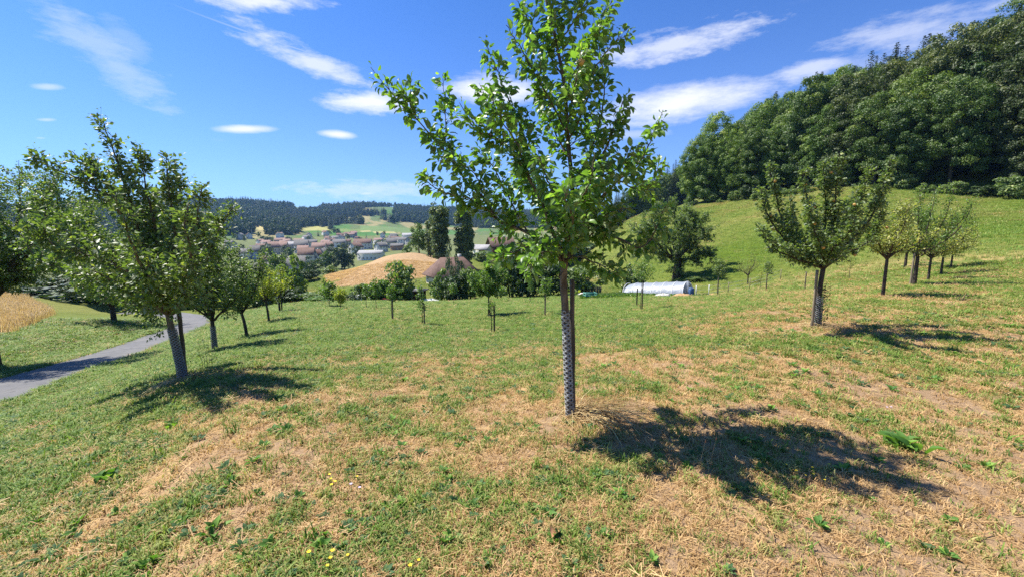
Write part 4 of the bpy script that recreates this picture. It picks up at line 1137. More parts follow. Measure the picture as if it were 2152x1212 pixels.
def forest_kinds():
    for k, (mat, R, z0) in enumerate([('leaf_beech', 4.6, 1.5), ('leaf_beech', 4.0, 2.5), ('leaf_lime', 4.6, 1.0), ('leaf_olive', 4.8, 3.0), ('leaf_olive', 4.4, 4.0), ('leaf_beech', 5.0, 4.5)]):
        KIND['broad', k] = (simple_trunk(300 + k, 15, .32, 6, 3.5), lump_crown(310 + k, 20, z0 * .6, R * 1.05, 190, 150, .34, mat, 'dome' if k % 2 else 'round', .215, proto='lite'))
    for k in range(3):
        KIND['spruce', k] = (spire_trunk(21, .28), conifer(330 + k, 22, 4.0 + .4 * k, 2.0, 'needle', 50, .9))
    KIND['larch', 0] = (spire_trunk(21, .24), conifer(340, 21, 3.0, 4.0, 'leaf_olive', 38, .7, .15))
    for k in range(2):
        KIND['poplar', k] = (simple_trunk(350 + k, 14, .3, 4, 1.0), lump_crown(352 + k, 18, .0, 2.3, 170, 60, .42, 'leaf_poplar', 'column', .34))
    KIND['round', 0] = (simple_trunk(360, 5, .25, 5, 2.0), lump_crown(361, 8, .6, 3.0, 60, 60, .36, 'leaf_lime', 'dome', .27))
    KIND['dark', 0] = (simple_trunk(370, 8, .3, 5, 2.0), lump_crown(371, 12, .4, 4.4, 60, 60, .5, 'leaf_shrub', 'dome', .27))
    KIND['dark', 1] = (simple_trunk(372, 8, .3, 5, 2.0), lump_crown(373, 12, .4, 3.4, 55, 55, .5, 'leaf_shrub', 'column', .3))
    KIND['town', 0] = (simple_trunk(374, 5, .2, 4, 1.5), lump_crown(375, 8, .5, 3.0, 34, 34, .55, 'leaf_beech', 'dome', .3))
    KIND['town', 1] = (simple_trunk(376, 5, .2, 4, 1.5), lump_crown(377, 8, .5, 2.8, 34, 34, .55, 'leaf_olive', 'round', .3))
    KIND['town', 2] = (spire_trunk(9.5, .15), conifer(378, 10, 1.8, .8, 'needle', 14, .9))
forest_kinds()
def forest_tree(name, label, x, y, kind, k, sc, group, rz, dz=0.0, cat='tree', sxy=1.0):
    tm, cm = KIND[kind, k]
    return put_tree(name, label, (x, y, h1(x, y) + dz), tm, cm, group, rz, (sc * sxy, sc * sxy, sc), cat)
EDGE = np.array([P(1446, 432, 130)[:2], P(1520, 425, 121)[:2], P(1600, 417, 113)[:2], P(1700, 405, 103)[:2], P(1800, 397, 93)[:2], P(1900, 402, 87)[:2], P(2000, 407, 81)[:2], P(2152, 412, 75)[:2], P(2300, 412, 70)[:2], P(2450, 412, 66)[:2]])
ORD = 'first second third fourth fifth sixth seventh eighth ninth tenth eleventh twelfth thirteenth fourteenth fifteenth sixteenth seventeenth eighteenth nineteenth twentieth twenty-first twenty-second twenty-third twenty-fourth twenty-fifth twenty-sixth twenty-seventh twenty-eighth twenty-ninth thirtieth'.split()
def forest():
    r = np.random.default_rng(99)
    seg = np.linalg.norm(np.diff(EDGE, axis=0), axis=1); cum = np.concatenate([[0], np.cumsum(seg)]); tot = cum[-1]
    into = unit(np.array([.80, .60]))
    n = nfront = 0
    for row in range(11):
        off = 3.0 + row * 6.2
        step = 5.6 if row < 2 else 6.6
        for s in np.arange(-1.0 if row else 0, tot + 4, step):
            s2 = s + r.normal(0, 1.1); o2 = off + r.normal(0, 1.2)
            p = np.array([np.interp(s2, cum, EDGE[:, 0]), np.interp(s2, cum, EDGE[:, 1])]) + into * o2
            frac = s2 / tot
            q = r.uniform()
            if row == 0: sc = r.uniform(.78, .98) if frac < .45 else r.uniform(.85, 1.05)
            else: sc = r.uniform(.95, 1.22) * (1 + .14 * max(0, frac - .6) / .4)
            if row >= 5 and q < .45 and frac > .12 or (row >= 1 and q < .20):
                forest_tree('spruce_tree', 'pointed dark spruce rising along the skyline of the right hillside forest', p[0], p[1], 'spruce', int(r.integers(3)), sc * (1.0 if row > 4 else .85), 'spruces in the right hillside forest', r.uniform(0, 6.28))
            elif row >= 3 and q < .42 and frac < .75 and row > 5:
                forest_tree('larch_tree', 'feathery larch on the skyline of the right hillside forest', p[0], p[1], 'larch', 0, sc, 'larches in the right hillside forest', r.uniform(0, 6.28))
            else:
                k = int(r.choice([0, 1, 2, 2])) if frac < .30 else (int(r.choice([0, 2, 3, 1])) if frac < .5 else int(r.choice([3, 4, 5, 3, 0])))
                lab = ('broadleaf tree with foliage to the ground at the front of the right forest' if row == 0 and frac < .5 else 'tall broadleaf tree over dark undergrowth at the front of the right forest' if row == 0 else
                       'green broadleaf crown in the left half of the right forest, behind its edge' if frac < .5 else 'dark olive broadleaf crown in the right half of the forest, behind its edge')
                grp = lab.replace('tree', 'trees', 1).replace('crown', 'crowns', 1)
                if row == 0:
                    nfront += 1
                    lab = '%s broadleaf tree from the left along the front edge of the right forest' % ORD[nfront - 1]
                forest_tree('broadleaf_tree', lab, p[0], p[1], 'broad', k, sc * (r.uniform(.82, 1.18) if row else 1), grp, r.uniform(0, 6.28), -.6, 'tree', r.uniform(.85, 1.1))
            n += 1
    # bushes in front of the forest at the right
    for i, s in enumerate(np.arange(0, tot, 3.6)):
        p = np.array([np.interp(s, cum, EDGE[:, 0]), np.interp(s, cum, EDGE[:, 1])]) + into * r.uniform(-3.0, 1.8)
        w = r.uniform(1.8, 5.4); hh = w * r.uniform(.45, .85)
        lab = '%s bush from the left in the fringe at the foot of the right forest' % (ORD + ['last'] * 40)[i]
        t = thing('bush', lab, 'bush', (p[0], p[1], h1(*p) - .15), r.uniform(0, 6.28), 'bushes in the fringe below the right forest' if s > tot * .5 else 'low bushes at the left foot of the right forest', (w, w, hh))
        obj('stems', SHRUB['stems'], t); tag(obj('crown', SHRUB['mid' if r.uniform() < .6 else 'dark', int(r.integers(3))], t), kind='stuff')
    p = hit(2014, 398, 140)
    t = thing('red_shrub', 'small rust-red shrub among the bushes below the right forest', 'bush', p - [0, 0, .05], 0, None, (1.6, 1.6, 1.5))
    obj('stems', SHRUB['stems'], t); tag(obj('crown', SHRUB['red', 0], t), kind='stuff')
    # the dark wood beyond its left end
    for i in range(46):
        u = r.uniform(1290, 1470); D = r.uniform(250, 360)
        q = on(u, D)
        if r.uniform() < .6:
            forest_tree('spruce_tree', 'dark spruce in the far wood at the left end of the right forest', q[0], q[1], 'spruce', int(r.integers(3)), r.uniform(1.0, 1.35), 'spruces of the far wood', r.uniform(0, 6.28))
        else:
            forest_tree('broadleaf_tree', 'dark rounded tree in the far wood at the left end of the right forest', q[0], q[1], 'broad', int(r.integers(2)), r.uniform(.9, 1.2), 'rounded trees of the far wood', r.uniform(0, 6.28))
    print('forest', n)
forest()

def by_px(name, label, u0, u1, vt, vb, kind, k, D=None, group=None, cat='tree'):
    """a tree that stands where its foot shows and is as tall as it shows"""
    uc = (u0 + u1) / 2
    p = hit(uc, vb, 900) if D is None else on(uc, D)
    D = p[1]
    tm, cm = KIND[kind, k]
    ext = {'poplar': (5.2, 18), 'round': (6.2, 8), 'dark': (8.8, 12) if k == 0 else (6.8, 12), 'town': (6, 8) if k < 2 else (3.6, 10), 'broad': (9.4, 20), 'spruce': (6.8, 22)}[kind]
    w = (u1 - u0) * D / F_PX / ext[0]; h = (P(uc, vt, D)[2] - p[2]) / ext[1]
    return put_tree(name, label, p, tm, cm, group, (u0 * 3.1) % 6.28, (w, w, h), cat)
by_px('poplar_tree', 'left tall columnar poplar behind the brown-roofed house', 906, 946, 420, 575, 'poplar', 0, 128)
by_px('poplar_tree', 'right tall columnar poplar behind the brown-roofed house', 955, 998, 428, 560, 'poplar', 1, 130)
by_px('poplar_tree', 'shorter poplar half hidden left of the two tall ones', 894, 916, 462, 560, 'poplar', 1, 146)
by_px('round_tree', 'round light green tree on the crest of the harvested field beside the poplars', 862, 900, 470, 530, 'round', 0, 156)
for i, a in enumerate([('dark broad tree right of the barn with the grey roof', 640, 677, 538, 580, 'dark', 0, 200), ('leftmost of the big dark trees in front of the town', 672, 700, 528, 558, 'town', 0, 262),
        ('second of the big dark trees in front of the town', 690, 714, 512, 556, 'dark', 1, 275), ('third and tallest of the big dark trees in front of the town', 706, 732, 514, 556, 'dark', 1, 270), ('rightmost of the big dark trees in front of the town', 722, 744, 520, 556, 'dark', 0, 270),
        ('round green tree left of the white dormer house', 599, 620, 520, 543, 'town', 0, 345), ('narrow dark conifer left of the round green tree in town', 588, 597, 519, 545, 'town', 2, 335),
        ('wide dark tree below the pale orange roof at the left of town', 548, 572, 512, 533, 'dark', 0, 370), ('small tree beside the low orange roof', 536, 552, 541, 556, 'dark', 0, 280),
        ('low bushy tree right of the low white hall', 742, 760, 518, 536, 'town', 1, 370), ('bushy tree at the foot of the crest, left of the round tree', 846, 866, 516, 532, 'town', 0, 190),
        ('tree at the left foot of the far hill', 550, 570, 494, 516, 'dark', 0, 600), ('small tree beside it at the foot of the far hill', 566, 582, 496, 514, 'town', 2, 600), ('single round tree standing in the far green field', 686, 697, 484, 495, 'town', 0, 760), ('tall dark tree standing in the far green field', 700, 714, 478, 497, 'dark', 1, 750)]):
    by_px('valley_tree', a[0], a[1], a[2], a[3], a[4], a[5], a[6], a[7])

# ---- instanced cover: points carrying a turn, a size and a kind
def scatter(name, pts, rot, sc, idx, kinds, kind_word='stuff', label=None):
    me = bpy.data.meshes.new(name); n = len(pts)
    me.vertices.add(n); me.vertices.foreach_set('co', np.asarray(pts, np.float32).ravel())
    at = me.attributes.new('turn', 'FLOAT_VECTOR', 'POINT'); at.data.foreach_set('vector', np.asarray(rot, np.float32).ravel())
    at = me.attributes.new('size', 'FLOAT_VECTOR', 'POINT'); at.data.foreach_set('vector', np.asarray(sc, np.float32).ravel())
    at = me.attributes.new('pick', 'INT', 'POINT'); at.data.foreach_set('value', np.asarray(idx, np.int32))
    col = bpy.data.collections.new(name + '_kinds')
    for k, m in enumerate(kinds):
        col.objects.link(bpy.data.objects.new('%s_kind_%02d' % (name, k), m))
    g = bpy.data.node_groups.new(name, 'GeometryNodeTree')
    g.interface.new_socket('Geometry', in_out='INPUT', socket_type='NodeSocketGeometry'); g.interface.new_socket('Geometry', in_out='OUTPUT', socket_type='NodeSocketGeometry')
    N = g.nodes; gi = N.new('NodeGroupInput'); go = N.new('NodeGroupOutput')
    ci = N.new('GeometryNodeCollectionInfo'); ci.inputs['Collection'].default_value = col; ci.inputs['Separate Children'].default_value = True; ci.inputs['Reset Children'].default_value = True
    ip = N.new('GeometryNodeInstanceOnPoints'); ip.inputs['Pick Instance'].default_value = True
    def att(nm, typ):
        a = N.new('GeometryNodeInputNamedAttribute'); a.data_type = typ; a.inputs['Name'].default_value = nm
        return a.outputs['Attribute']
    g.links.new(gi.outputs[0], ip.inputs['Points']); g.links.new(ci.outputs[0], ip.inputs['Instance'])
    g.links.new(att('turn', 'FLOAT_VECTOR'), ip.inputs['Rotation']); g.links.new(att('size', 'FLOAT_VECTOR'), ip.inputs['Scale']); g.links.new(att('pick', 'INT'), ip.inputs['Instance Index'])
    g.links.new(ip.outputs[0], go.inputs[0])
    o = obj(name, me); md = o.modifiers.new('instances', 'NODES'); md.node_group = g
    tag(o, label, kind=kind_word)
    return o
def far_woods():
    r = np.random.default_rng(5)
    kinds = [lump_crown(400 + k, 17, 0, 5.6, 20, 16, 2.3, 'leaf_far', 'dome', .32) for k in range(3)] + [conifer(410, 21, 3.6, 0, 'needle', 11, 2.6)]
    n = 26000
    a0, a1 = az_el(-150, 480)[0], az_el(1500, 480)[0]
    az = r.uniform(a0, a1, n); rad = np.sqrt(r.uniform(800 ** 2, 1950 ** 2, n))
    x, y = rad * np.sin(az), rad * np.cos(az); z = H(x, y)
    u, v = uv_of(x, y, z)
    wood = fbm(x / 130, y / 160, 3, 14)
    keep = wood > .33
    lo = np.interp(u, [-200, 300, 430, 520, 600, 640, 700, 760, 830, 900, 1000, 1500], [498, 498, 492, 500, 500, 486, 484, 476, 470, 470, 480, 480])
    keep &= v < lo
    # clearings on the hillside
    for (cu, cv, du, dv) in [(640, 439, 40, 5), (800, 441, 44, 6), (818, 452, 10, 13), (715, 462, 42, 5), (560, 452, 16, 3), (700, 432, 26, 3), (660, 484, 34, 7), (740, 480, 46, 8), (790, 470, 30, 6), (545, 492, 16, 10), (580, 500, 22, 6), (850, 476, 30, 9)]:
        keep &= ~(((u - cu) / du) ** 2 + ((v - cv) / dv) ** 2 < 1)
    x, y, z, rad = x[keep], y[keep], z[keep], rad[keep]
    n = len(x)
    # thin out so that crowns just touch
    cell = {}
    sel = []
    for i in range(n):
        k = (int(x[i] // 9), int(y[i] // 9))
        if k in cell: continue
        cell[k] = 1; sel.append(i)
    x, y, z, rad = x[sel], y[sel], z[sel], rad[sel]; n = len(x)
    con = (fbm(x / 90, y / 90, 2, 33) + r.uniform(-.12, .12, n)) > .56
    idx = np.where(con, 3, r.integers(0, 3, n)); s = r.uniform(.75, 1.15, n)
    rot = np.zeros((n, 3)); rot[:, 2] = r.uniform(0, 6.28, n)
    o = scatter('far_woods', np.stack([x, y, z - .6], -1), rot, np.stack([s, s, s * r.uniform(.85, 1.15, n)], -1), idx, kinds, 'stuff', 'dark blue-green woods covering the far hills across the valley')
    print('far woods', n)
far_woods()

# ------------------------------------------------------------------ buildings
_win = {}
def window_mesh(w, h):
    k = (round(w, 1), round(h, 1))
    if k not in _win:
        b = MB(); t = .09
        for s in (-1, 1):
            b.box((s * (w / 2 - t / 2), 0, 0), (t, .10, h)); b.box((0, 0, s * (h / 2 - t / 2)), (w - 2 * t, .098, t))
        b.box((0, 0, 0), (.06, .08, h - 2 * t))
        f = b.mesh('window', [MATS['frame_white']]); g = MB().box((0, .0, 0), (w - t, .05, h - t)).mesh('pane', [MATS['pane']])
        _win[k] = (f, g)
    return _win[k]
def house(name, label, p, rz, w, d, hw, hr, wall='plaster_white', roof='roof_red', group=None, windows=True, over=.45, chimney=True, hip=0.0, rows=None, cat='house', door=False):
    """gabled house: ridge along x"""
    t = thing(name, label, cat, p, rz, group)
    b = MB(); x, y = w / 2, d / 2
    e = x - hip * w / 2
    v = [[-x, -y, -2.5], [x, -y, -2.5], [x, y, -2.5], [-x, y, -2.5], [-x, -y, hw], [x, -y, hw], [x, y, hw], [-x, y, hw]]
    fs = [[[0, 1, 5, 4], [1, 2, 6, 5], [2, 3, 7, 6], [3, 0, 4, 7]]]
    if not hip:
        v += [[-x, 0, hw + hr - .03], [x, 0, hw + hr - .03]]; fs += [[[5, 6, 9], [7, 4, 8]]]
    b.add(v, fs); obj('wall', b.mesh('wall', [MATS[wall]]), t)
    b = MB(); sl = hr / y; o = over; th = .16
    X = x + o; Y = y + o; zl = hw - sl * o; R = (e + (0 if hip else o))
    top = [[-X, -Y, zl], [X, -Y, zl], [X, Y, zl], [-X, Y, zl], [-R, 0, hw + hr], [R, 0, hw + hr]]
    top = np.array(top) + [0, 0, .05]; bot = top - [0, 0, th]
    q = [[0, 1, 5, 4], [2, 3, 4, 5]]; tr = [[1, 2, 5], [3, 0, 4]]
    b.add(np.concatenate([top, bot]), [np.array(q), np.array(q)[:, ::-1] + 6, np.array([[0, 6, 7, 1], [1, 7, 8, 2], [2, 8, 9, 3], [3, 9, 6, 0]])] + ([np.array(tr), np.array(tr)[:, ::-1] + 6] if hip else [np.array([[1, 5, 2], [3, 4, 0]])[:0]]))
    ro = obj('roof', b.mesh('roof', [MATS[roof]]), t)
    if chimney:
        obj('chimney', MB().box((w * .22, y * .25, hw + hr * .95), (.7, .7, 1.6)).mesh('chimney', [MATS['plaster_grey']]), ro)
    if windows:
        storeys = rows or max(1, int(hw // 2.6)); ww, wh = 1.15, 1.35
        f, g = window_mesh(ww, wh)
        def win(px, py, pz, rot):
            wo = obj('window', f, t, (px, py, pz), rot); obj('pane', g, wo)
        for s in range(storeys):
            zz = 1.5 + s * 2.7
            if zz + .7 > hw: continue
            for px in np.linspace(-x + 1.4, x - 1.4, max(2, int(w // 3))): win(px, -y - .03, zz, 0)
            for sx in (-1, 1):
                for py in np.linspace(-y + 1.5, y - 1.5, max(2, int(d // 3.2))): win(sx * (x + .03), py, zz, math.pi / 2)
        if not hip and hr > 2.5:
            for sx in (-1, 1): win(sx * (x + .03), 0, hw + hr * .38, math.pi / 2)
    if door:
        obj('door', MB().box((w * .18, -y - .03, 1.1), (2.3, .08, 2.2)).mesh('door', [MATS['wood_brown']]), t)
    return t
def town():
    r = np.random.default_rng(17); G = 'houses of the town in the valley'
    def px_house(label, u0, u1, vt, vb, rz, wall, roof, D=None, dep=.8, hr=.42, storeys=None, group=G, **kw):
        uc = (u0 + u1) / 2
        p = hit(uc, vb, 1500) if D is None else on(uc, D)
        D = p[1]; w = (u1 - u0) * D / F_PX; h = max(4.5, P(uc, vt, D)[2] - p[2])
        ang = math.radians(rz); ca, sa = abs(math.cos(ang)), abs(math.sin(ang))
        W = w / (ca + dep * sa)
        house('house', label, p, ang, W, W * dep, h * (1 - hr), h * hr, wall, roof, group, **kw)
        return D
    L = [
        ('white house with two roof dormers and pale brown roof, nearest white house of the town', 629, 663, 521, 547, 12, 'plaster_white', 'roof_brown', 318),
        ('white gabled house joined right of the dormer house', 662, 676, 524, 547, 78, 'plaster_white', 'roof_brown', 322),
        ('white gabled house beside the big dark trees', 674, 692, 522, 548, 80, 'plaster_white', 'roof_grey', 330),
        ('small house with orange roof at the left of town', 548, 567, 539, 555, 60, 'plaster_white', 'roof_red', 288),
        ('house with pale orange roof and cream gable at the left of town', 561, 587, 508, 529, 65, 'plaster_cream', 'roof_red', 405),
        ('red-roofed house behind the pale orange one', 586, 605, 508, 522, 10, 'plaster_cream', 'roof_red', 440),
        ('large grey-roofed building in the middle of town', 620, 650, 504, 527, 15, 'plaster_white', 'roof_grey', 425),
        ('long pale-roofed hall left of the large grey roof', 604, 622, 508, 522, 15, 'plaster_grey', 'roof_pale', 450),
        ('low red-roofed house above the dormer house', 627, 650, 516, 529, 8, 'plaster_cream', 'roof_red', 385),
        ('red-roofed house right of the large grey roof', 657, 686, 510, 525, 10, 'plaster_cream', 'roof_red', 420),
        ('orange-roofed house with its gable to the viewer', 679, 701, 508, 523, 55, 'plaster_cream', 'roof_red', 440),
        ('grey-roofed house behind the orange gable', 700, 728, 503, 519, 12, 'plaster_white', 'roof_grey', 510),
        ('long red-brown roofed row in the middle right of town', 745, 782, 502, 521, 8, 'plaster_white', 'roof_brown', 455),
        ('red-brown roofed house in front of the long row', 735, 762, 510, 527, 70, 'plaster_white', 'roof_brown', 405),
        ('white house with grey gable right of the long row', 788, 814, 509, 527, 60, 'plaster_white', 'roof_grey', 410),
        ('tall pale house with grey roof near the crest', 811, 835, 500, 523, 20, 'plaster_cream', 'roof_grey', 455),
        ('grey-roofed hall behind the tall pale house', 832, 866, 499, 514, 5, 'plaster_white', 'roof_grey', 520),
        ('brick-coloured flats in front of the tall pale house', 822, 848, 512, 527, 5, 'plaster_brick', 'roof_grey', 425),
        ('low white hall with pale flat roof at the edge of town', 756, 806, 526, 540, 4, 'plaster_white', 'roof_pale', 345),
        ('pale halls at the far right end of town', 846, 868, 490, 504, 5, 'plaster_white', 'roof_pale', 640),
        ('bluish house seen through the leaves at the left of town', 526, 548, 516, 541, 30, 'plaster_blue', 'roof_grey', 345),
        ('white house seen through the leaves at the far left of town', 505, 527, 522, 543, 10, 'plaster_white', 'roof_grey', 340)]
    for i, (lab, u0, u1, vt, vb, rz, wall, roof, D) in enumerate(L):
        px_house(lab, u0, u1, vt, vb, rz, wall, roof, D, .8, .3 if 'hall' in lab or 'flats' in lab else .40)
    # barn and shed roofs nearer the orchard
    px_house('barn with long grey roof below the white dormer house', 604, 645, 538, 562, 15, 'plaster_grey', 'roof_grey', 262, .8, .6, group=None, windows=False, chimney=False, cat='barn')
    px_house('low building with grey roof and a bright skylight, behind the left row of trees', 538, 578, 551, 570, 10, 'plaster_grey', 'roof_grey', 215, .8, .6, group=None, windows=False, chimney=False, cat='building')
    # the houses behind, too small to tell apart
    lab = 'small distant house among the roofs at the back of the town'
    for i in range(46):
        u = r.uniform(480, 880); D = r.uniform(470, 730)
        p = on(u, D); w = r.uniform(8, 13)
        house('house', lab, p, r.uniform(-.6, .6) + (math.pi / 2 if r.uniform() < .3 else 0), w, w * r.uniform(.65, .85), r.uniform(4.5, 6.5), r.uniform(2.2, 3.2), str(r.choice(['plaster_white', 'plaster_cream', 'plaster_white', 'plaster_grey'])), str(r.choice(['roof_red', 'roof_brown', 'roof_grey', 'roof_red', 'roof_brown'])), 'distant houses at the back of the town', rows=1)
    for i in range(60):
        u = r.uniform(470, 885); D = r.uniform(300, 760)
        p = on(u, D); k = int(r.integers(3)); s = r.uniform(.6, 1.1)
        forest_tree('town_tree', 'small tree between the houses of the town', p[0], p[1], 'town', k, s, 'small trees between the houses', r.uniform(0, 6.28))
town()
p = on(951, 96); house('brown_roofed_house', 'house with a broad brown tiled hip roof below the poplars', p + [0, 0, 0], math.radians(28), 9.8, 7.8, 2.5, 3.3, 'plaster_cream', 'roof_brown', None, hip=.45, over=.7)
p = on(1014, 172); house('white_garage', 'small white building with pale roof and dark door behind the poplars', p, math.radians(-25), 6.0, 5, 2.6, 1.6, 'plaster_white', 'roof_pale', None, windows=False, chimney=False, door=True, cat='garage')
p = on(1052, 182); house('timber_barn', 'dark timber barn with wide brown roof behind the central crown', p, math.radians(20), 9.5, 8, 3.6, 3.2, 'wood_brown', 'roof_brown', None, windows=False, over=.8, cat='barn')
def shed():
    p = on(864, 50)
    t = thing('garden_shed', 'low open shed with grey sheet roof below the harvested field', 'shed', p, math.radians(-8))
    for sx in (-1.5, 0, 1.5):
        for sy in (-.8, .8):
            obj('post', MB().box((sx, sy, .7), (.12, .12, 1.8)).mesh('post', [MATS['wood_brown']]), t)
    obj('roof', MB().box((0, 0, 1.62), (3.7, 2.3, .09)).box((0, 0, 1.70), (3.5, 1.4, .1), 0, .6).mesh('roof', [MATS['roof_grey']]), t)
    obj('back_panel', MB().box((0, .87, .75), (3.0, .06, 1.5)).mesh('back_panel', [MATS['wood_brown']]), t)
    obj('side_panel', MB().box((-1.6, 0, .6), (.06, 1.5, 1.3)).mesh('side_panel', [MATS['wood_brown']]), t)
shed()
def heap(name, label, p, w, d, h, mat, seed, cat):
    r = np.random.default_rng(seed); n, m = 16, 7
    th = np.linspace(0, 2 * math.pi, n, endpoint=False); s = np.linspace(0, 1, m)
    rr = 1 + r.normal(0, .10, (m, n)); v = []
    for k in range(m):
        v.append(np.stack([np.cos(th) * w / 2 * (1 - s[k] ** 2 * .98) * rr[k], np.sin(th) * d / 2 * (1 - s[k] ** 2 * .98) * rr[k], np.full(n, h * math.sin(s[k] * math.pi / 2)) * rr[k] - .05], -1))
    idx = np.arange(n * m).reshape(m, n)
    q = np.stack([idx[:-1], np.roll(idx, -1, 1)[:-1], np.roll(idx, -1, 1)[1:], idx[1:]], -1).reshape(-1, 4)
    b = MB(); b.add(np.concatenate(v), [q, idx[-1][None]])
    return tag(obj(name, b.mesh(name, [MATS[mat]], True), None, p), label, cat)
heap('white_cover', 'crumpled white sheet on the ground right of the open shed', on(903, 46), 2.6, 1.6, .45, 'sheet_white', 3, 'cover')
heap('white_tank', 'small rounded white tank between the bushes at the orchard edge', on(753, 40), .6, .6, .6, 'sheet_white', 4, 'tank')

# ---- the garden with its polytunnel
def polytunnel():
    a = on(1322, 48.5); b = on(1446, 44.0)
    ax = b - a; L = np.linalg.norm(ax); rz = math.atan2(ax[1], ax[0])
    t = thing('polytunnel', 'long white plastic polytunnel below the old tree', 'polytunnel', a, rz)
    tilt = math.asin((b[2] - a[2]) / L); t.rotation_euler = (0, -tilt, rz)
    n, m, R, hgt = 40, 15, 1.55, 1.62
    th = np.linspace(-.05, math.pi + .05, m); r = np.random.default_rng(8)
    X = np.linspace(0, L, n); hoop = .5 + .5 * np.cos(X / (L / 6) * 2 * math.pi)
    sag = 1 - .02 * (1 - hoop)
    end = np.where(X < .9, .82 + .18 * np.sqrt(np.clip(X / .9, 0, 1)), 1)
    v = np.stack([np.stack([np.full(m, X[i]) + r.normal(0, .01, m), -np.cos(th) * R * sag[i], np.maximum(np.sin(th), -.1) * hgt * sag[i] * end[i] + r.normal(0, .008, m) - .05], -1) for i in range(n)])
    idx = np.arange(n * m).reshape(n, m)
    q = np.stack([idx[:-1, :-1], idx[1:, :-1], idx[1:, 1:], idx[:-1, 1:]], -1).reshape(-1, 4)
    mb = MB(); mb.add(v.reshape(-1, 3), [q, idx[0][None, :]])
    # loose film along the ground
    sk = np.stack([np.stack([X, np.full(n, -R * 1.02), np.full(n, .12)], -1), np.stack([X, -R * 1.15 - .25 * r.uniform(.3, 1, n), np.full(n, .02) + r.uniform(0, .06, n)], -1)], 1)
    i2 = np.arange(n * 2).reshape(n, 2); mb.add(sk.reshape(-1, 3), [np.stack([i2[:-1, 0], i2[:-1, 1], i2[1:, 1], i2[1:, 0]], -1)])
    obj('cover', mb.mesh('cover', [MATS['film']], True), t)
    hoopm = MB(); hp = np.stack([np.zeros(m), -np.cos(th) * (R + .015), np.maximum(np.sin(th), 0) * (hgt + .015) - .05], -1); hoopm.tube(hp, .028, 6)
    hm = hoopm.mesh('hoop', [MATS['frame_white']], True)
    for k in range(7): obj('hoop', hm, t, (L * k / 6 - (.0 if k < 6 else -.02), 0, 0))
    e = MB()
    for yy in (-.95, -.4, .4, .95): e.box((L + .03, yy, .68 if abs(yy) > .5 else .76), (.05, .05, 1.15 if abs(yy) > .5 else 1.5))
    e.box((L + .04, 0, 1.05), (.05, 1.86, .05)); e.box((L + .04, 0, .25), (.05, 1.95, .05))
    obj('end_frame', e.mesh('end_frame', [MATS['metal_grey']]), t)
    ep = MB(); ring = np.stack([np.full(m, L - .02), -np.cos(th) * R * .985, np.maximum(np.sin(th), 0) * hgt * .985 - .05], -1)
    left = ring[ring[:, 1] < -.38]; left = np.concatenate([left, [[L - .02, -.4, 1.5], [L - .02, -.4, -.05]]]); right = ring[ring[:, 1] > .38]; right = np.concatenate([right, [[L - .02, .4, -.05], [L - .02, .4, 1.5]]])
    ep.add(left, [np.arange(len(left))[None]]); ep.add(right, [np.arange(len(right))[None]])
    obj('end_panel', ep.mesh('end_panel', [MATS['film']]), t)
polytunnel()
